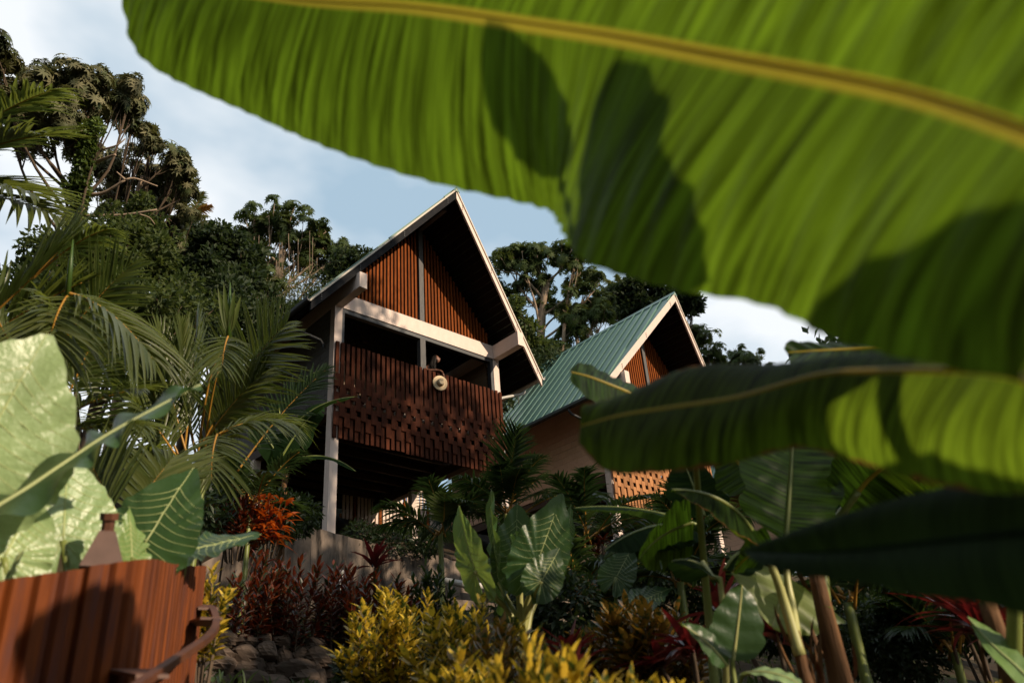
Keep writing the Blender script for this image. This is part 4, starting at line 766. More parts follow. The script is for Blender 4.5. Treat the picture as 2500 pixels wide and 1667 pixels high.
F(pm2, (490, 1090), (700, 790), 9.5, 9.3, (-rt_h*.02+UP*.14), nv(.35, .55, -.75), .92, n=56, droop=.14, wid=.036, a0=20, a1=48)
F(pm2, (495, 1085), (655, 905), 9.3, 9.1, (UP*.16), nv(.3, .6, -.7), .70, n=50, droop=.18, wid=.034)
F(pm2, (500, 1120), (530, 1062), 9.3, 8.4, (UP*.1), nv(0, .5, -.8), .1, n=4, start=.8)
F(pm2, (530, 1060), (517, 1170), 8.4, 7.9, (-fw_h*.15), nv(.05, .45, -.9), .60, n=30, droop=.34, wid=.030, start=.02, rr=(.012, .004), vang=.15)
F(pm2, (530, 1062), (715, 1035), 8.5, 8.4, (UP*.24), nv(0, .8, -.6), .60, n=40, droop=.48, wid=.030, start=.05)
F(pm2, (480, 1120), (440, 790), 9.6, 9.8, (-rt_h*.04), nv(1, .1, -.25), .60, n=44, droop=.05, a0=50, a1=75)
F(pm2, (460, 1120), (390, 800), 9.4, 9.7, (-rt_h*.05), nv(1, .1, -.35), .62, n=44, droop=.05, a0=50, a1=75)
F(pm2, (440, 1120), (330, 830), 9.6, 9.8, (-rt_h*.06+UP*.05), nv(.8, .2, -.5), .62, n=44, droop=.15, a0=45)
F(pm2, (440, 1130), (300, 960), 9.2, 9.0, (UP*.12), nv(-.2, .6, -.7), .62, n=44, droop=.3)
F(pm2, (430, 1160), (310, 1100), 9.2, 8.6, (UP*.14), nv(-.1, .7, -.7), .60, n=40, droop=.4)
F(pm2, (470, 1150), (600, 1010), 9.6, 9.5, (UP*.15), nv(.2, .6, -.8), .6, n=44, droop=.3)
F(pm2, (450, 1100), (480, 760), 10.2, 10.4, (rt_h*.02), nv(.9, .2, .3), .6, n=44, droop=.1, a0=50, a1=72)
F(pm2, (420, 1100), (270, 860), 10.0, 10.0, (UP*.10), nv(-.1, .5, -.8), .7, n=44, droop=.3)
F(pm2, (420, 1120), (250, 1030), 9.4, 9.0, (UP*.14), nv(-.1, .7, -.7), .62, n=44, droop=.38)
MB().tube(catmull(px3([(470, 1200, 9.5), (505, 960, 9.4), (520, 900, 9.3), (535, 860, 9.2)]), 12), .012, 6).build('stem', M['rachis'], pm2, True)
F(pm2, (580, 1150), (800, 900), 10.6, 10.9, (UP*.12), nv(.2, .6, -.7), .55, n=40, droop=.25, mat='palmdark')
# dark palms before the retaining wall
def clump(label, px, py, r, stems, mat, ll, seed, flen, n=38, lift=.5, name='palm', wid=.034):
    rg = np.random.default_rng(seed); g = gpt(px, py, r); c = at(px, py, r); p = palm(label, g, c, .05, name=name)
    for k in range(stems):
        a = 2*pi*(k+rg.random()*.6)/stems; d = rt_h*cos(a)+fw_h*sin(a); el = rg.uniform(.25, 1.1); L = flen*rg.uniform(.8, 1.1)
        tp = c+d*L*cos(el*.9)+UP*L*(sin(el*.9)-.15); b = c+rg.normal(0, .05, 3)
        frond(p, b, tp, UP*rg.uniform(.12, .3)*lift*2-d*.02, nrm(UP-d*.4+rg.normal(0, .1, 3)), ll, n, wid, rg.uniform(.25, .5), .25, mat)
    return p
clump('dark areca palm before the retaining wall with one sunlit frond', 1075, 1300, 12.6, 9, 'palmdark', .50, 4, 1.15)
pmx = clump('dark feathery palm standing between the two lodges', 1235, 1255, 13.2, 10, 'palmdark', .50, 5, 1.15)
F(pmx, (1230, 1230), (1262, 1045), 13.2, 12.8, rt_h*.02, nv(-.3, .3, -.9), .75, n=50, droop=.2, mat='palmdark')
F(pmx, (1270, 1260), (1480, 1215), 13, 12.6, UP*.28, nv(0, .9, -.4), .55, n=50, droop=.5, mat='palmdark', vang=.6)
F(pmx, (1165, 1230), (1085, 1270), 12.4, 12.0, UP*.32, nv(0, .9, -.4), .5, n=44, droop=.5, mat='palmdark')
sl1 = gpt(1078, 1330, 12.0); F(pmx, (1082, 1290), (1085, 1205), 12.0, 11.9, rt_h*.02, nv(.3, .2, -1), .34, n=26, droop=.04, a0=15, a1=40, mat='palm')  # lighter leaflet material paints sun onto this one frond
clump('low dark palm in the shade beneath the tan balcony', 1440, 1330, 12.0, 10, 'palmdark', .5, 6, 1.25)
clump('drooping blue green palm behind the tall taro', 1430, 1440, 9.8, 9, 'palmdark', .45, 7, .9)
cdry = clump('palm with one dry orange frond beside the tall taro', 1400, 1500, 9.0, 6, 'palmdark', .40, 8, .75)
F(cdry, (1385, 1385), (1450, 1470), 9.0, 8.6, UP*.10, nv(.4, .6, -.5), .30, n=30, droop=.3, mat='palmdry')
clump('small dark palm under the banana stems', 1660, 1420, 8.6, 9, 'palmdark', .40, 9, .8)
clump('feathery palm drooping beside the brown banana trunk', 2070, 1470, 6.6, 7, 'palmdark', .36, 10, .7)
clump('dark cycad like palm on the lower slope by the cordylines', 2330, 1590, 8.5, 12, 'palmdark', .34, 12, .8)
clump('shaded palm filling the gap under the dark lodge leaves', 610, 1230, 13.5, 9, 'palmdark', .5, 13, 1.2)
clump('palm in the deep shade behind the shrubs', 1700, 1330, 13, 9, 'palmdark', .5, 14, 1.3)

# ------------------------------------------------------------------ shrubs
def croton(label, base, h, spread, stems, mat, ll, lw, seed, per=34, cat='shrub', name='croton', group=None, droop=.15, low=.25, tilt=.55):
    rg = np.random.default_rng(seed); b = thing(name, label, cat, base, group); sb_ = MB(); P = []; D = []; N = []
    for k in range(stems):
        a = rg.random()*2*pi; rad = spread*math.sqrt(rg.random()); foot = base+V(cos(a), sin(a), 0)*rad*.35; hh = h*(1-.35*(rad/spread)**2)*rg.uniform(.8, 1.08)
        tp = base+V(cos(a), sin(a), 0)*rad+V(0, 0, hh); pts = catmull([foot-V(0, 0, .15), (foot+tp)/2+V(0, 0, .06*h), tp], 8); sb_.tube(pts, np.linspace(.012, .004, 8), 5)
        ax = nrm(pts[-1]-pts[-4]); e1 = nrm(np.cross(ax, V(.3, .9, .1))); e2 = np.cross(ax, e1)
        for j in range(per):
            u = low+(1-low)*(j+rg.random())/per; f = u*7; i = min(int(f), 6); p = pts[i]*(1-f+i)+pts[i+1]*(f-i); az = j*2.39996+rg.random()*.5
            rdir = e1*cos(az)+e2*sin(az); d = nrm(rdir*(tilt+.6*(1-u))+ax*(.35+.6*u)+rg.normal(0, .10, 3)); P.append(p); D.append(d); N.append(ax+rdir*.1)
    m = len(P); mb = MB(); straps(mb, np.array(P), np.array(D), np.array(N), ll*rg.uniform(.7, 1.15, m), lw*rg.uniform(.8, 1.2, m), droop*rg.uniform(.4, 1.6, m), 4, None, .18)
    mb.build('foliage', M[mat], b, True); sb_.build('stems', M['darkbark'], b); return b
cr_ = lambda label, px, py, r, h, sp, st, mat, ll, lw, sd, **k: croton(label, V(*at(px, py, r)[:2], at(px, py, r)[2]-h), h, sp, st, mat, ll, lw, sd, **k)
cr_('sunlit yellow croton with a tall bright crown beside the stone bank', 1000, 1425, 6.5, .95, .36, 22, 'crotony', .15, .042, 1, per=40)
cr_('golden yellow croton spilling down to the stone bank', 930, 1480, 6.2, .85, .30, 16, 'crotony', .15, .042, 2, per=40)
cr_('broad yellow green croton under the tall taro', 1130, 1480, 5.6, .8, .42, 22, 'crotony', .14, .040, 3, per=38)
cr_('bright yellow croton with upright pale tips close to the path', 1290, 1585, 2.9, .5, .19, 15, 'crotony', .115, .028, 4, per=36, tilt=.4)
cr_('yellow croton with loose pale tips beside the upright croton', 1430, 1612, 2.8, .45, .18, 13, 'crotony', .11, .028, 5, per=36, tilt=.4)
cr_('bright low yellow croton beside the loose pale tips', 1590, 1640, 2.9, .4, .15, 10, 'crotony', .11, .028, 26, per=34, tilt=.4)
cr_('low yellow croton in front of the taro stems', 1120, 1600, 4.0, .6, .26, 14, 'crotony', .13, .034, 6, per=36)
cr_('shaded green gold croton in the middle of the bed', 1230, 1540, 5.0, .6, .34, 16, 'crotono', .13, .036, 7, per=34)
cr_('yellow croton at the foot of the fiery red hedge beside the planter', 520, 1400, 5.9, .55, .15, 9, 'crotony', .12, .036, 8, per=34)
cr_('orange croton rosettes behind the young banana sucker', 1525, 1480, 6.0, .55, .20, 9, 'crotono', .17, .045, 9, per=30, tilt=.75)
cr_('second orange croton rosette beside the rosettes near the sucker', 1575, 1500, 5.8, .5, .18, 8, 'crotono', .16, .045, 10, per=30, tilt=.75)
cr_('orange croton standing behind the orange rosettes', 1440, 1510, 6.3, .5, .20, 8, 'crotono', .15, .042, 19, per=30, tilt=.75)
cr_('dark red croton hedge nearest the rusty planter', 600, 1355, 9.6, 1.1, .48, 24, 'crotonr', .17, .040, 11, per=34)
cr_('dark red croton hedge in front of the concrete wall corner', 720, 1362, 9.8, 1.1, .50, 24, 'crotonr', .17, .040, 12, per=34)
cr_('dark red croton hedge beside the standpipe', 820, 1372, 9.9, 1.0, .42, 20, 'crotonr', .17, .040, 13, per=34)
cr_('fiery orange red croton glowing at the lodge corner', 655, 1215, 13.6, .8, .40, 9, 'crotonb', .34, .075, 14, per=13, tilt=.9, droop=.5)
cr_('dark red croton shrub below the fiery croton', 590, 1210, 13.8, .9, .5, 16, 'crotonr', .24, .05, 15, per=26)
cr_('dark leafy shrub silhouetted against the sunlit wall', 1055, 1370, 9.5, .9, .26, 15, 'shrub', .14, .035, 16, per=34)
cr_('reddish brown croton behind the golden croton', 935, 1400, 9.4, .9, .42, 16, 'crotonr', .17, .045, 17, per=28)
cr_('dull red croton below the palms on the shaded slope', 1480, 1545, 7.4, .6, .35, 14, 'crotonr', .16, .042, 18, per=26)
cr_('orange brown croton under the banana trunk', 1640, 1500, 6.4, .55, .3, 12, 'crotono', .16, .045, 20, per=26)
cr_('orange and green croton peeping at the lower slope edge', 2470, 1640, 4.6, .4, .16, 7, 'crotony', .15, .045, 21, per=26, tilt=.8)
def ti_plant(label, px, py, r, n, ll, lw, mat, seed, up=.7, heads=1, name='cordyline'):
    rg = np.random.default_rng(seed); c0 = at(px, py, r); g = V(c0[0], c0[1], c0[2]-.5); b = thing(name, label, 'cordyline', g)
    for h in range(heads):
        c = c0+V(rg.normal(0, .16), rg.normal(0, .16), rg.normal(0, .10))*(h > 0); a = np.arange(n)*2.39996; e = rg.uniform(.15, 1.35, n)
        D = np.stack([np.cos(a)*np.cos(e), np.sin(a)*np.cos(e), np.sin(e)*up+.1], 1); Nn = UP-D*.3
        mb = MB(); straps(mb, np.repeat(c[None], n, 0)+rg.normal(0, .02, (n, 3)), D, Nn, ll*rg.uniform(.7, 1.1, n), lw, rg.uniform(.1, .5, n), 6, None, .2); mb.build('rosette', M[mat], b, True)
        petiole(b, [g-V(0, 0, .2), (g+c)/2, c], .018, .014, 'darkbark', 'stem')
    return b
ti_plant('dark red cordyline rosette against the concrete wall', 915, 1385, 10.5, 22, .50, .07, 'ti', 1, 1.2)
ti_plant('wine red cordyline low beside the orange crotons', 1390, 1590, 5.4, 16, .28, .045, 'ti', 2, .7, 2)
ti_plant('dark cordyline tucked behind the young banana leaf', 1690, 1600, 5.4, 20, .36, .06, 'ti', 3, .6, 3)
ti_plant('wine red cordyline at the foot of the pale banana stems', 1900, 1560, 5.6, 20, .40, .07, 'ti', 4, .7, 2)
ti_plant('spiky brown cordyline on the sunlit end of the slope', 2380, 1540, 7.2, 26, .55, .05, 'ti', 5, .9, 3)
ti_plant('dark spiky cordyline at the far end of the bed', 2470, 1560, 6.6, 26, .5, .05, 'ti', 6, .9, 2)
ti_plant('red cordyline glowing under the low dark leaf', 2290, 1470, 8.6, 20, .32, .05, 'crotonr', 7, .8, 2)
ti_plant('red cordyline under the tan balcony palms', 1470, 1330, 11.4, 18, .30, .04, 'crotonr', 8, .8, 2)

# small-leaved shrubs: clouds of leaves in lobes
def leaf_cloud(mb, C, R, n, ll, lw, rg, flat=.8, shell=.45, droop=.1, twig=None):
    d = nrm(rg.normal(0, 1, (n, 3))); rad = R*(shell+(1-shell)*rg.random(n)**.5); P = C+d*rad[:, None]*V(1, 1, flat)
    D = nrm(d*.7+rg.normal(0, .6, (n, 3))+V(0, 0, .1)); Nn = nrm(d+UP*.6+rg.normal(0, .3, (n, 3)))
    straps(mb, P, D, Nn, ll*rg.uniform(.7, 1.2, n), lw, droop, 2, lambda x: np.array([.15, 1., .05]), .2)
def bush(label, lobes, n, ll, lw, mat, seed, cat='shrub', name='shrub', group=None):
    rg = np.random.default_rng(seed); c = np.array([at(*l[:3]) for l in lobes]); g = c[0].copy(); g[2] = float(ground_z(g[0], g[1])); b = thing(name, label, cat, g, group); mb = MB(); st = MB()
    for p, l in zip(c, lobes):
        leaf_cloud(mb, p, l[3]*l[2]/FPX, n, ll, lw, rg); st.tube([g, (g+p)/2+rg.normal(0, .05, 3), p], [.03, .02, .008], 5)
    mb.build('foliage', M[mat], b, True); st.build('stems', M['darkbark'], b); return b
bush('rounded dark hedge shrub on the shaded slope behind the banana trunk', [(2180, 1520, 9., 95), (2240, 1490, 9.2, 80), (2130, 1570, 9., 90), (2220, 1580, 8.8, 90)], 1500, .075, .03, 'shrub', 1)
bush('dark shrub mass under the tan balcony', [(1540, 1420, 11, 90), (1620, 1400, 11, 100), (1720, 1430, 11.5, 110), (1800, 1480, 11, 100)], 1200, .10, .045, 'shrub', 2)
bush('dark shrub mass behind the cordylines', [(2350, 1470, 12, 110), (2450, 1490, 12, 120), (2280, 1440, 12.5, 90), (2010, 1500, 11, 90), (1900, 1520, 10.5, 80)], 1100, .10, .045, 'shrub', 3)
bush('low dark undergrowth before the stone bank', [(940, 1610, 7.4, 70), (880, 1640, 7.6, 60), (1000, 1640, 7., 70)], 700, .08, .035, 'shrub', 4)
bush('dark undergrowth in the centre of the bed', [(1390, 1480, 8.4, 90), (1290, 1480, 8.6, 80), (1480, 1600, 6.8, 80), (1560, 1580, 6.8, 80)], 900, .09, .04, 'shrub', 5)
bush('dark undergrowth under the lodge side palms', [(560, 1250, 14.2, 80), (660, 1260, 14.5, 80), (460, 1240, 12.5, 90), (720, 1260, 15.2, 60)], 900, .12, .05, 'shrub', 6)
bush('dark creeping shrub along the terrace under the floor', [(880, 1310, 18.8, 45), (960, 1318, 18.9, 45), (1040, 1326, 19., 40)], 500, .12, .05, 'shrub', 7)
# ground cover
rg = np.random.default_rng(3); ng = 9000
gx_ = rg.uniform(-8, 12, ng); gy_ = rg.uniform(-13.5, -1.2, ng); P = np.stack([gx_, gy_, ground_z(gx_, gy_)-.02], 1); mb = MB(); a = rg.random(ng)*2*pi; e = rg.uniform(.5, 1.4, ng)
straps(mb, P, np.stack([np.cos(a)*np.cos(e), np.sin(a)*np.cos(e), np.sin(e)], 1), np.stack([-np.cos(a), -np.sin(a), 0*a+.5], 1), rg.uniform(.12, .34, ng), rg.uniform(.012, .04, ng), .35, 3, None, .2)
gc = mb.build('ground_cover', M['grass'], None, True); tag(gc, 'low dark grassy ground cover on the shaded slope', 'ground cover', None, 'stuff')

# ------------------------------------------------------------------ trees on the hill
def palmate(k=8):
    a = np.linspace(-pi*.92, pi*.92, 2*k+1); r = np.where(np.arange(2*k+1) % 2 == 1, 1., .36); r[1::2] *= 1-.35*(np.abs(a[1::2])/pi)**1.5
    v = np.vstack([[0, 0, 0], np.stack([r*np.cos(a), r*np.sin(a), -.22*r**1.5], 1)]); return v, np.array([(0, i+1, i+2) for i in range(2*k)])
PV, PT = palmate()
def rosettes(mb, C, axis, size, k, rg, droop=.75):
    """palmate leaves in umbrella rosettes at the points C"""
    m = len(C); az = (rg.random(m)*6)[:, None]+np.arange(k)[None]*2.39996; sp = np.linspace(.15, 1.15, k)[None]*(1+rg.normal(0, .12, (m, k)))
    ax = nrm(axis); e1 = nrm(np.cross(ax, V(.31, .2, .93)+rg.normal(0, .05, (m, 3)))); e2 = np.cross(ax, e1)
    rad = e1[:, None]*np.cos(az)[..., None]+e2[:, None]*np.sin(az)[..., None]
    D = nrm(rad*np.sin(sp)[..., None]+ax[:, None]*np.cos(sp)[..., None]); pos = C[:, None]+D*(size*rg.uniform(.5, 1.1, (m, k, 1)))
    T = nrm(rad*np.cos(sp*.6)[..., None]-ax[:, None]*np.sin(sp*.6)[..., None]+V(0, 0, -droop)); S = nrm(np.cross(ax[:, None]+rad*.2, T)); Nn = np.cross(T, S)
    T, S, Nn, pos = [x.reshape(-1, 3) for x in (T, S, Nn, pos)]; sz = size*rg.uniform(.55, 1.0, len(T))
    v = pos[:, None]+sz[:, None, None]*(T[:, None]*PV[None, :, :1]+S[:, None]*PV[None, :, 1:2]+Nn[:, None]*PV[None, :, 2:])
    t = (PT[None]+(np.arange(len(T))*len(PV))[:, None, None]).reshape(-1, 3); lc = np.zeros((len(T), len(PV), 3)); lc[..., 0] = 1; lc[..., 2] = rg.random(len(T))[:, None]
    mb.add(v.reshape(-1, 3), None, t, lc.reshape(-1, 3))
def tree(label, foot, lobes, kind, mat, seed, n=26, leaf=.36, tr=.22, bark='bark', trunk=None, k=8, name='canopy_tree', cat='tree', group='trees on the hillside', limbr=.035, flat=.8, upaxis=.6, limbm='darkbark'):
    """foot: (px, range) of the trunk base, or a world point; lobes: (px, py, range, radius px)"""
    rg = np.random.default_rng(seed)
    if len(foot) == 2:
        d = ray(foot[0], 900.); d = nrm(V(d[0], d[1], 0)); g = CAM+d*foot[1]; g[2] = float(ground_z(g[0], g[1]))
    else: g = np.asarray(foot, float)
    b = thing(name, label, cat, g, group); C = np.array([at(*l[:3]) if len(l) == 4 else V(*l[:3]) for l in lobes]); R = np.array([l[3]*l[2]/FPX if len(l) == 4 else l[4] for l in lobes])
    ctr = C.mean(0); tb, lb, mb = MB(), MB(), MB()
    fork = g+(ctr-g)*.55 if trunk is None else px3(trunk)[-1]
    tp = catmull([g-V(0, 0, .5), g+(fork-g)*.4+rg.normal(0, .15, 3)*V(1, 1, .2), fork], 14) if trunk is None else catmull([g-V(0, 0, .5)]+list(px3(trunk)), 16)
    tb.tube(tp, np.linspace(tr, tr*.55, len(tp)), 9)
    for c, r in zip(C, R):
        j = int(len(tp)*rg.uniform(.55, .95)); q = tp[min(j, len(tp)-1)]; kn = q+(c-q)*.5+V(0, 0, -.10*np.linalg.norm(c-q))+rg.normal(0, .12, 3)
        li = catmull([q, kn, c-V(0, 0, r*.45)], 9); lb.tube(li, np.linspace(limbr*1.3, limbr*.6, 9), 6)
        ns = 8 if kind == 'ceco' else 14                      # tiers of foliage inside each lobe, with gaps between them
        for sc in range(ns):
            d0 = nrm(rg.normal(0, 1, 3)*V(1, 1, .85)); c2 = c+d0*r*(.25+.90*rg.random()**.6)*V(1, 1, .9); r2 = r*(rg.uniform(.26, .46) if kind == 'ceco' else rg.uniform(.28, .6))
            s0 = li[-1-rg.integers(0, 4)]; lb.tube(catmull([s0, (s0+c2)/2+V(0, 0, -.10*r)+rg.normal(0, .06, 3), c2], 6), np.linspace(limbr*.6, limbr*.25, 6), 5)
            if kind == 'ceco':
                m = max(2, int(n/ns*1.0)); d = nrm(rg.normal(0, 1, (m, 3))+V(0, 0, .5)); P = c2+d*(r2*(.25+.75*rg.random(m)**.5))[:, None]*V(1, 1, .5)
                for q_ in P[::3]: lb.tube([c2, (c2+q_)/2+V(0, 0, -.03), q_], [limbr*.3, limbr*.22, limbr*.12], 4)
                rosettes(mb, P, nrm(d*(1-upaxis)*2+UP*upaxis+rg.normal(0, .2, (m, 3))), leaf*.84, 6, rg, .2)
            else: leaf_cloud(mb, c2, r2*1.15, int(n/ns*.8), leaf, leaf*.5, rg, flat*.8, .2)
    tb.build('trunk', M[bark], b, True); lb.build('limbs', M[limbm], b, True)
    mb.build('crown', M[mat], b, kind != 'ceco'); return b
# big pale-leaved canopy tree with climbing vine
t1 = tree('tall canopy tree with silvery palmate leaves and a vine-wrapped trunk', (150, 24), [(30, 195, 25, 60), (100, 215, 25.5, 55), (175, 215, 25, 48), (225, 225, 25, 50), (285, 240, 25, 46), (310, 258, 25.2, 26), (140, 290, 24.5, 55), (60, 300, 25, 60), (165, 345, 24.5, 45), (-20, 130, 25, 30), (-40, 240, 25, 70), (20, 260, 25.5, 55)], 'ceco', 'cecopale', 1, 60, .30, .32, 'bark', [(168, 780, 24), (185, 580, 24.2), (198, 470, 24.4), (212, 370, 24.6), (228, 300, 24.8)])
vb = MB(); rgv = np.random.default_rng(9)
for (px, py, rp, m) in [(175, 640, 22, 380), (180, 585, 22, 380), (186, 530, 20, 340), (192, 480, 19, 320), (198, 435, 18, 300), (205, 395, 17, 260), (212, 355, 16, 240), (216, 325, 15, 200), (235, 310, 14, 140), (190, 310, 16, 160), (185, 460, 26, 260)]: leaf_cloud(vb, at(px, py, 24.2), rp*24.2/FPX, m, .14, .10, rgv, 1.3, .5)
vb.build('climbing_vine', M['vine'], t1, True)
lb = MB()
for pts, r0 in [([(203, 475, 24.3), (250, 472, 23.9), (306, 439, 23.6)], .06), ([(197, 529, 24.2), (240, 527, 23.8), (310, 524, 23.5), (383, 512, 23.2)], .05), ([(225, 400, 24.4), (262, 385, 24), (282, 378, 23.8)], .06), ([(249, 366, 24.2), (285, 355, 24), (306, 339, 24)], .03), ([(306, 439, 23.6), (330, 436, 23.6), (385, 455, 23.6)], .03), ([(340, 523, 23.5), (365, 532, 23.4), (378, 548, 23.4)], .02), ([(306, 439, 23.6), (285, 420, 23.7)], .03)]:
    c = catmull(px3(pts), 12); lb.tube(c, np.linspace(r0, r0*.5, 12), 6)
lb.build('bare_limbs', M['bark'], t1, True)
tree('rounded canopy tree with silvery leaf undersides beside the vine-wrapped trunk', (300, 28), [(270, 420, 27, 38), (330, 420, 27, 45), (385, 440, 27, 48), (420, 480, 27, 45), (430, 530, 27, 42), (350, 490, 28, 60), (280, 470, 28, 50), (390, 560, 27.5, 45), (330, 550, 28, 50)], 'ceco', 'cecopale', 2, 46, .28, .2)
tree('slender tree whose sparse leafy sprays stand out against the sky', (330, 29), [(322, 310, 26, 20), (352, 328, 26, 22), (368, 355, 26, 14), (420, 385, 26, 24), (440, 410, 26, 22), (455, 440, 26, 24), (462, 470, 26, 14), (430, 425, 26, 20)], 'ceco', 'cecopale', 3, 13, .30, .12, 'bark', [(300, 640, 26.5), (320, 520, 26.3), (350, 430, 26.2)], limbr=.03)
tree('dense vine-draped tree mass with small leaves behind the palms', (260, 21), [(230, 620, 22, 70), (290, 600, 22.5, 65), (340, 640, 22, 70), (280, 690, 21.5, 75), (380, 700, 22, 65), (200, 700, 21, 70), (330, 760, 20.5, 80), (240, 770, 20, 80), (140, 660, 21, 70), (420, 780, 20, 80), (310, 540, 24, 55)], 'small', 'tree', 4, 2300, .17, .25, 'darkbark')
tree('dark shaded tree between the vine-draped mass and the tall stems', (470, 30), [(440, 620, 30, 55), (500, 600, 30, 55), (560, 620, 30.5, 55), (470, 680, 29, 65), (540, 690, 29, 65), (600, 660, 30, 50), (430, 720, 28, 60), (590, 740, 28, 60), (520, 760, 27, 70)], 'small', 'treedark', 5, 1900, .24, .25, 'darkbark')
tree('dark broad-leaved tree rising over the shaded slope', (520, 34), [(510, 590, 33, 42), (560, 600, 33, 42), (460, 600, 33, 38), (600, 620, 33, 36), (640, 690, 33, 36)], 'ceco', 'ceco', 6, 34, .32, .2, 'bark')
tree('umbrella-crowned tree with pale forked stems behind the lodge roof', (640, 36), [(620, 540, 36, 36), (665, 535, 36, 40), (710, 545, 36, 42), (740, 575, 36, 38), (600, 570, 36, 30), (640, 590, 36, 40), (700, 600, 36, 45), (760, 610, 36, 38), (800, 600, 36, 30), (830, 615, 36, 24), (775, 575, 36, 30), (590, 585, 36, 20), (720, 650, 36, 40), (790, 640, 36, 36)], 'ceco', 'ceco', 7, 30, .36, .26, 'bark', [(632, 800, 35), (660, 720, 35.2), (680, 660, 35.4), (690, 610, 35.6)], limbr=.05, limbm='bark')
sb2 = MB(); 
bmb = thing('bamboo_clump', 'clump of thin vertical bamboo canes before the pale forked stems', 'bamboo', gpt(690, 800, 33))
for i in range(15):
    x = 620+i*12+rgv.uniform(-4, 4); y1 = rgv.uniform(560, 660); c = px3([(x-6, 830, 33), (x, 720, 33), (x+rgv.uniform(-4, 8), y1, 33)]); sb2.tube(catmull(c, 8), np.linspace(.022, .010, 8), 5)
sb2.build('canes', M['bark'], bmb, True); mb = MB()
for (px, py, rp, m) in [(640, 690, 40, 500), (610, 720, 40, 500), (680, 740, 45, 500), (740, 720, 45, 500), (770, 690, 40, 400), (800, 690, 36, 400), (650, 770, 50, 600), (620, 640, 25, 200), (700, 690, 30, 250)]:
    leaf_cloud(mb, at(px, py, 33), rp*33/FPX, m, .22, .035, rgv, 1.1, .2, .3)
mb.build('foliage', M['bamboo'], bmb, True)
tree('small dark tree tucked against the lodge roof edge', (860, 33), [(850, 640, 33, 34), (880, 630, 33, 30), (830, 670, 33, 40), (800, 720, 32, 45), (870, 670, 33, 34)], 'small', 'treedark', 8, 1100, .20, .14, 'darkbark')
tree('large canopy tree with pale branches between the two lodge roofs', (1320, 38), [(1225, 630, 38, 34), (1270, 625, 38, 36), (1310, 625, 38, 34), (1375, 622, 38, 34), (1400, 640, 38, 34), (1260, 680, 38, 45), (1330, 680, 38, 50), (1410, 690, 38, 45), (1445, 700, 38, 36), (1300, 730, 38, 45), (1370, 740, 38, 50), (1240, 730, 38, 40), (1440, 740, 38, 34), (1450, 760, 38, 30)], 'ceco', 'ceco', 9, 32, .36, .26, 'bark', [(1316, 900, 37), (1319, 820, 37.2), (1326, 740, 37.4), (1335, 690, 37.6)], limbr=.05, limbm='bark')
tree('tree of large dark leaves showing over the green roof ridge', (1400, 37), [(1420, 790, 37, 34), (1450, 780, 37, 32), (1400, 820, 37, 30), (1360, 850, 37, 30), (1470, 770, 37, 28), (1310, 860, 36, 34), (1290, 830, 36, 34)], 'ceco', 'ceco', 10, 16, .40, .15, 'bark', [(1370, 930, 36.5), (1375, 850, 36.6), (1378, 790, 36.8)])
tree('leafy lower tree glimpsed beside the dark lodge eave', (1300, 33), [(1270, 800, 33, 36), (1310, 830, 33, 36), (1280, 860, 33, 40), (1250, 760, 33, 30), (1330, 870, 33, 34)], 'small', 'tree', 11, 900, .22, .12, 'bark')
tree('dark tree behind the green roof peak', (1580, 42), [(1530, 720, 42, 40), (1580, 705, 42, 42), (1630, 715, 42, 38), (1550, 750, 42, 45), (1500, 750, 42, 34), (1660, 720, 42, 26), (1690, 740, 42, 26), (1600, 770, 42, 50)], 'small', 'treedark', 12, 1500, .28, .22, 'darkbark')
tree('round-topped tree just beyond the green roof slope', (1715, 44), [(1700, 830, 44, 34), (1725, 845, 44, 32), (1735, 880, 44, 30), (1700, 880, 44, 34), (1690, 810, 44, 24)], 'ceco', 'ceco', 13, 28, .36, .2, 'bark')
tree('low spreading tree at the end of the ridge', (1810, 50), [(1780, 890, 50, 28), (1810, 878, 50, 30), (1840, 885, 50, 26), (1800, 905, 50, 34), (1860, 905, 50, 24)], 'ceco', 'ceco', 14, 26, .4, .2, 'darkbark')
# distant coconut palms
def coco(label, px, py, r, size, seed, n=13):
    rg = np.random.default_rng(seed); c = at(px, py, r); g = V(c[0], c[1], float(ground_z(c[0], c[1]))); b = thing('coconut_palm', label, 'palm', g, 'coconut palms on the ridge')
    petiole(b, [g, (g+c)/2+V(.3, 0, 0), c], .16, .10, 'bark', 'trunk')
    for k in range(n):
        a = 2*pi*k/n+rg.random()*.4; el = rg.uniform(-.2, 1.2); d = rt_h*cos(a)*cos(el)+fw_h*sin(a)*cos(el)+UP*sin(el); L = size*rg.uniform(.85, 1.1)
        frond(b, c, c+d*L-UP*L*.3, UP*.16, nrm(UP*.8-d*.4+rg.normal(0, .2, 3)), L*.28, 26, .07, .5, .1, 'bamboo' if k % 4 else 'palmdry', 'rachis', .15, (.03, .01))
    return b
coco('far coconut palm with yellowing fronds against the sky', 462, 535, 48, 2.0, 1)
coco('far coconut palm drooping behind the branches of the large canopy tree', 1400, 775, 46, 1.6, 2, 9)
coco('far coconut palm low on the ridge beside the round-topped tree', 1745, 915, 52, 1.5, 3, 10)
coco('far coconut palm peeking behind the green roof peak', 1520, 715, 47, 1.6, 4, 9)
# undergrowth on the slope behind the lodges
bush('dark undergrowth on the slope behind the palms', [(560, 800, 26, 90), (660, 800, 27, 80), (470, 800, 25, 90), (400, 830, 23, 90), (740, 790, 28, 60), (150, 800, 20, 110), (60, 760, 20, 110)], 1500, .22, .10, 'treedark', 8)
bush('dark undergrowth on the slope between the lodges', [(1260, 900, 30, 60), (1330, 900, 32, 60), (1200, 960, 28, 60)], 800, .22, .10, 'treedark', 9)

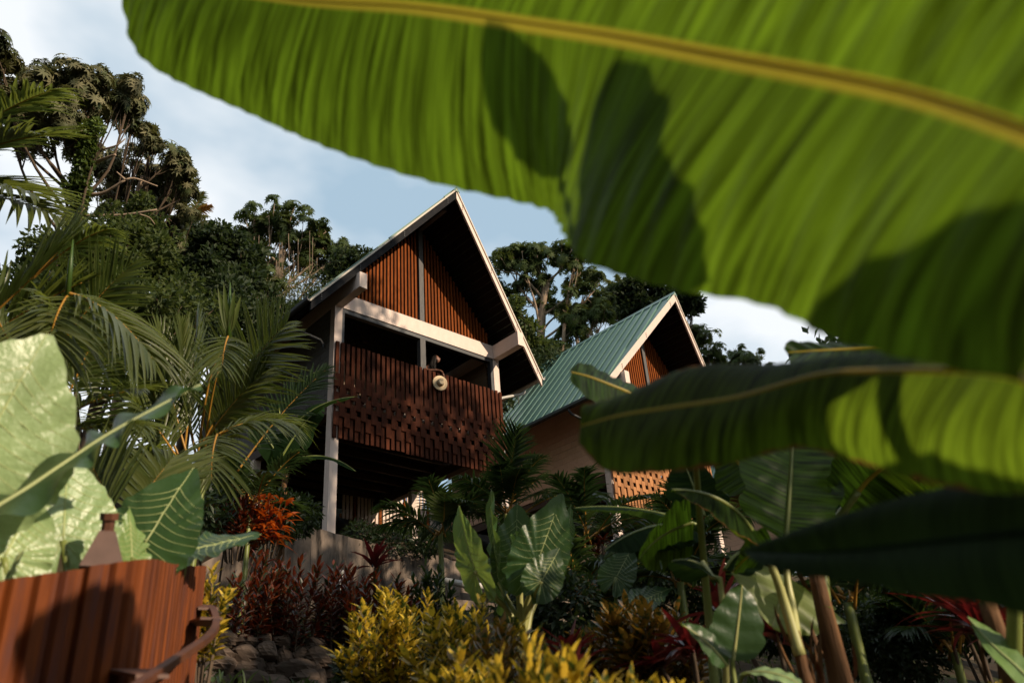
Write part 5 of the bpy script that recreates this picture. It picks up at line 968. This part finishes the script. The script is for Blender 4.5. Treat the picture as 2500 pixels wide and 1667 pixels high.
# ------------------------------------------------------------------ trees down the slope behind the viewpoint: they shade the garden and dapple the balcony
def wtree(label, g, lobes, n, leaf, seed, mat='tree', kind='small', tr=.3):
    return tree(label, V(g[0], g[1], float(ground_z(g[0], g[1]))), [(x, y, z, 0, r) for x, y, z, r in lobes], kind, mat, seed, n, leaf, tr, 'darkbark', group='trees below the viewpoint')
wtree('tall shade tree downhill whose crown dapples the dark balcony', (7, -19), [(4.6, -18, 17.4, 1.2), (6.0, -18.2, 17.9, 1.3), (7.4, -18, 17.7, 1.3), (8.8, -18, 17.6, 1.2), (10.0, -18, 17.1, 1.1), (5.4, -18.5, 16.4, 1.1), (8.2, -18.5, 16.4, 1.0), (4.2, -18, 19.0, 1.0), (5.4, -18, 20.7, 1.0), (4.3, -18, 20.6, 1.0), (6.3, -18, 19.6, .7), (4.0, -18, 21.9, .9), (4.0, -18.3, 15.2, 1.3), (4.4, -18.4, 13.6, 1.3)], 330, .34, 21)
wtree('broad shade tree downhill that darkens the palms and taro bed', (1.5, -19), [(-.6, -18.5, 6.2, 1.3), (.8, -18.5, 6.4, 1.4), (2.2, -18.5, 6.6, 1.5), (.2, -18.5, 8.2, 1.3), (1.8, -18.5, 8.6, 1.5), (3.2, -18.5, 8.8, 1.4), (1.6, -18.5, 10.6, 1.3), (3.0, -18.5, 11.0, 1.3), (-1.0, -18.5, 7.6, .9), (3.6, -18.6, 6.8, 1.4), (2.6, -18.6, 12.6, 1.0)], 420, .30, 22)
wtree('small shade tree downhill beside the overhanging banana plant', (-3, -18.5), [(-1.8, -18, 6.4, .7), (-3.8, -18, 5.3, .5), (-2.4, -18, 5.0, .7), (-1.9, -18.1, 7.4, .6), (-4.15, -18, 4.95, .5), (-2.35, -18, 6.8, .45)], 260, .24, 23)
wtree('added sky-blocking canopy tree behind the viewpoint high over the path', (-9, -22), [(x+((i*7) % 5-2)*.3, y, 12.6+((i*5) % 4)*.8, 2.1) for i, (x, y) in enumerate([(a, b) for a in (-20, -17, -14, -11.5, -9.2) for b in (-17.5, -20.5, -23.5)])], 420, .6, 24, 'treedark')  # canopy added out of view to dim sky fill on the garden
# unseen trees added round the garden to block sky light
def ring(label, x, y, hgt, seed, mat='treedark', R=2.6, nl=9, n=420, leaf=.55):
    rg = np.random.default_rng(seed); z0 = float(ground_z(x, y)); lob = [(x+rg.uniform(-2.2, 2.2), y+rg.uniform(-2.2, 2.2), z0+1.5+hgt*(i+.5)/nl, R*rg.uniform(.75, 1.15)) for i in range(nl)]
    wtree(label, (x, y), lob, n, leaf, seed, mat, 'small', .3)
for lb_, x, y, hg, sd in [('added sky-blocking tree uphill of the path beyond the taro bed', -17, -10, 13, 31), ('added sky-blocking tree across the path from the planter', -17.5, -16, 13, 32), ('added sky-blocking tree behind the viewpoint on the lower path', -15.5, -22, 13, 33), ('added sky-blocking tree below the path between the others', -15, -27, 12, 34),
                          ('added sky-blocking tree beyond the shade trees towards the gully', 8.5, -24, 11, 35), ('added sky-blocking tree at the edge of the gully beside the banana bed', 6.5, -14.5, 9, 36), ('added sky-blocking tree on the gully side of the farther lodge', 15, -16, 11, 37), ('added sky-blocking tree across the path uphill of the planter', -15.5, -4, 13, 38)]:
    ring(lb_, x, y, hg, sd)
for lb_, x, y, zc, sd in [('added sky-blocking giant tree far below the path', -24, -24, 29, 41), ('added sky-blocking giant tree behind the canopy tree on the path', -15.5, -31, 27, 42), ('tallest added sky-blocking tree below the shade trees', 1, -22, 38, 43), ('added sky-blocking giant tree across the gully', 33, -26, 30, 44), ('added sky-blocking giant tree west of the path', -27, -8, 29, 45), ('added sky-blocking tree close behind the viewpoint', -14, -20, 20, 49)]:  # high crowns added unseen to cover the sky behind the viewpoint
    rg = np.random.default_rng(sd)
    wtree(lb_, (x, y), [(x+rg.uniform(-7, 7)*(1 if sd != 49 else .6), y+(rg.uniform(-2, 7) if y < -19 else rg.uniform(-8, 8)), zc+rg.uniform(-1.5, 3.), rg.uniform(3.2, 4.4)) for i in range(9)], 420, 1.1, sd, 'treedark', 'small', .5)
for lb_, x, y, hg, sd in [('dense tree on the slope east of the farther lodge', 21, -9, 11, 46), ('dense tree beside the farther lodge', 25, -3, 12, 47), ('dense tree down the gully bank', 17, -21, 12, 48)]: ring(lb_, x, y, hg, sd)
# ------------------------------------------------------------------ the person on the balcony, leaning on the rail with a straw hat in hand
HO = V(0, 0, HZ)
pr = thing('person', 'person with long dark hair leaning on the balcony rail in profile', 'person', HO+V(3.05, .50, 1.30))
def skin_obj(name, verts, edges, radii, mat, parent, root=0, sub=2):
    me = bpy.data.meshes.new(name); off = ORG[parent.name]; me.from_pydata([tuple(np.asarray(v, float)+HO-off) for v in verts], edges, []); me.materials.append(mat)
    o = bpy.data.objects.new(name, me); link(o, parent); md = o.modifiers.new('skin', 'SKIN'); md.use_smooth_shade = True
    if not me.skin_vertices: me.skin_vertices.new(name='skin')
    for i, r in enumerate(radii):
        me.skin_vertices[0].data[i].radius = (r, r) if not isinstance(r, tuple) else r
    me.skin_vertices[0].data[root].use_root = True
    s = o.modifiers.new('sub', 'SUBSURF'); s.levels = sub; s.render_levels = sub; return o
body = [(3.05, .52, 2.24), (3.06, .44, 2.45), (3.09, .33, 2.66), (3.11, .27, 2.745), (3.14, .21, 2.83), (3.17, .17, 2.90),     # pelvis .. neck
        (2.96, .30, 2.71), (2.90, .14, 2.575), (3.08, -.03, 2.555), (3.14, -.08, 2.535),     # one arm folded along the rail
        (3.24, .24, 2.70), (3.27, .02, 2.60), (3.235, -.12, 2.46), (3.215, -.15, 2.385),       # the other reaching over it
        (2.98, .52, 2.10), (2.99, .50, 1.78), (2.99, .55, 1.38), (2.99, .44, 1.33), (3.14, .52, 2.10), (3.16, .48, 1.78), (3.16, .54, 1.38), (3.16, .43, 1.33)]
edges = [(0, 1), (1, 2), (2, 3), (3, 4), (4, 5), (3, 6), (6, 7), (7, 8), (8, 9), (3, 10), (10, 11), (11, 12), (12, 13), (0, 14), (14, 15), (15, 16), (16, 17), (0, 18), (18, 19), (19, 20), (20, 21)]
radii = [.15, .115, .125, .10, .052, .05, .058, .042, .032, .028, .058, .042, .031, .026, .088, .06, .042, .035, .088, .06, .042, .035]
bd = skin_obj('body', body, edges, radii, M['skin'], pr)
skin_obj('dress', [(3.05, .52, 1.95), (3.05, .52, 2.24), (3.06, .44, 2.45), (3.085, .34, 2.62)], [(0, 1), (1, 2), (2, 3)], [.21, .172, .134, .138], M['dress'], pr, 1)
# hands with five fingers each, one gripping the hat brim, one resting on the rail
fb = MB(); vv, qq = stone_mesh(3, (.034, .018, .036), 1., 0); fb.add(vv+V(3.215, -.155, 2.41)+HO, qq)
for k in range(4): b0 = V(3.19+.016*k, -.165, 2.395); fb.tube(catmull([b0, b0+V(.004, -.022, -.025), b0+V(.003, -.018, -.058), b0+V(0, .004, -.076+.006*abs(k-1))], 7)+HO, np.linspace(.0095, .0065, 7), 6)
fb.tube(catmull([V(3.245, -.145, 2.41), V(3.266, -.15, 2.375), V(3.262, -.165, 2.335)], 6)+HO, np.linspace(.010, .007, 6), 6); fb.build('hand', M['skin'], bd, True)
fb = MB(); vv, qq = stone_mesh(3, (.036, .034, .016), 1., 0); fb.add(vv+V(3.125, -.075, 2.54)+HO, qq)
for k in range(4): b0 = V(3.135, -.095+.016*k, 2.53); fb.tube(catmull([b0, b0+V(.035, -.006, .004), b0+V(.062, -.008, -.012), b0+V(.076-.006*abs(k-1), -.008, -.03)], 7)+HO, np.linspace(.0095, .0065, 7), 6)
fb.tube(catmull([V(3.115, -.05, 2.545), V(3.145, -.035, 2.555), V(3.172, -.035, 2.545)], 6)+HO, np.linspace(.010, .007, 6), 6); fb.build('hand', M['skin'], bd, True)
# head in profile towards +X, chin slightly lifted
def head_pts(nu=28, nv_=20):
    v = []
    for j in range(nv_+1):
        th = pi*j/nv_
        for i in range(nu):
            a = 2*pi*i/nu; x, y, z = sin(th)*cos(a), sin(th)*sin(a), cos(th); X, Y, Z = x*.098, y*.074, z*.118
            if z < 0: X += .020*(-z)*max(x, 0)*1.2-.03*(-z)*(1 if x < 0 else 0)*abs(x); Y *= 1-.28*(-z)
            f = max(x, 0)**3
            X += f*(.030*math.exp(-((z+.10)/.13)**2)*math.exp(-(y/.20)**2)+.012*math.exp(-((z+.48)/.10)**2)*math.exp(-(y/.35)**2)+.014*math.exp(-((z+.80)/.16)**2)*math.exp(-(y/.4)**2)-.010*math.exp(-((z-.10)/.10)**2)*math.exp(-((abs(y)-.38)/.18)**2))
            v.append((X, Y, Z))
    return np.array(v), [(j*nu+i, (j+1)*nu+i, (j+1)*nu+(i+1) % nu, j*nu+(i+1) % nu) for j in range(nv_) for i in range(nu)]
hv, hq = head_pts(); tl = radians(-12); Rm = np.array([[cos(tl), 0, -sin(tl)], [0, 1, 0], [sin(tl), 0, cos(tl)]]).T; hc = V(3.20, .13, 2.985)
azr = radians(-46); Rz = np.array([[cos(azr), -sin(azr), 0], [sin(azr), cos(azr), 0], [0, 0, 1]]); HM = Rz@Rm
hd = MB().add(hv@HM.T+hc+HO, hq).build('head', M['skin'], pr, True)
eb = MB()
for sy in (-1, 1): c = HM@V(.083, sy*.030, .012)+hc+HO; vv, qq = stone_mesh(1, (.010, .010, .008), 1.); eb.add(vv+c, qq)
eb.build('eyes', M['hair'], hd, True)
lpb = MB(); lpb.tube([HM@V(.094, y, -.058)+hc+HO for y in (-.022, -.01, 0, .01, .022)], [.003, .007, .008, .007, .003], 6); lpb.build('lips', M['dress'], hd, True)
ear = MB()
for sy in (-1, 1): ear.tube([HM@V(.0, sy*.072, z)+hc+HO for z in (.02, .0, -.03)], [.010, .015, .008], 6)
ear.build('ears', M['skin'], hd, True)
hm = MB(); rgh = np.random.default_rng(2); cap = hv*V(1.10, 1.13, 1.07); keep = [q for q in hq if (cap[list(q)].mean(0)[0] < .035+.5*max(0, cap[list(q)].mean(0)[2]-.05))]
hm.add(cap@HM.T+hc+HO+V(-.006, 0, .004), keep)
for i in range(150):
    a = rgh.uniform(.35*pi, 1.65*pi); z0 = rgh.uniform(-.02, .09); p = HM@V(cos(a)*.10-.006, sin(a)*.078, z0)+hc; L = rgh.uniform(.34, .52)
    hm.tube(catmull([p, p+V(-.03-.02*rgh.random(), .02*sin(a)+.015, -L*.35), p+V(-.05+rgh.normal(0, .02), .03*sin(a)+.03, -L*.7), p+V(-.055+rgh.normal(0, .03), .05*sin(a)+.04, -L)], 7)+HO, np.linspace(.010, .004, 7), 5)
hm.build('hair', M['hair'], pr, True)
# straw hat held by its brim, crown towards the garden
ht = thing('straw_hat', 'wide-brimmed pale straw hat held over the balcony rail', 'hat', HO+V(3.08, -.20, 2.14)); hN = nrm(V(-.30, -.92, -.02)); hS = nrm(np.cross(V(0, 0, 1), hN)); hU = np.cross(hN, hS); hcn = V(3.08, -.17, 2.13)
def lathe(prof, n=40, wob=0.): 
    v = []
    for r, h in prof:
        for i in range(n): a = 2*pi*i/n; v.append(hcn+hS*r*cos(a)+hU*r*sin(a)*1.04+hN*(h+wob*r*r*sin(2*a+.6)*8))
    k = len(prof); return MB().add(np.array(v)+HO, [(j*n+i, j*n+(i+1) % n, (j+1)*n+(i+1) % n, (j+1)*n+i) for j in range(k-1) for i in range(n)])
lathe([(.20, -.004), (.203, .0), (.20, .004), (.15, .010), (.105, .006), (.098, .014)], 40, .02).build('brim', M['straw'], ht, True)
lathe([(.099, .010), (.094, .06), (.088, .10), (.074, .118), (.045, .112), (.02, .105), (.001, .104)]).build('crown', M['straw'], ht, True)
lathe([(.101, .012), (.0975, .045)]).build('band', M['band'], ht, True)
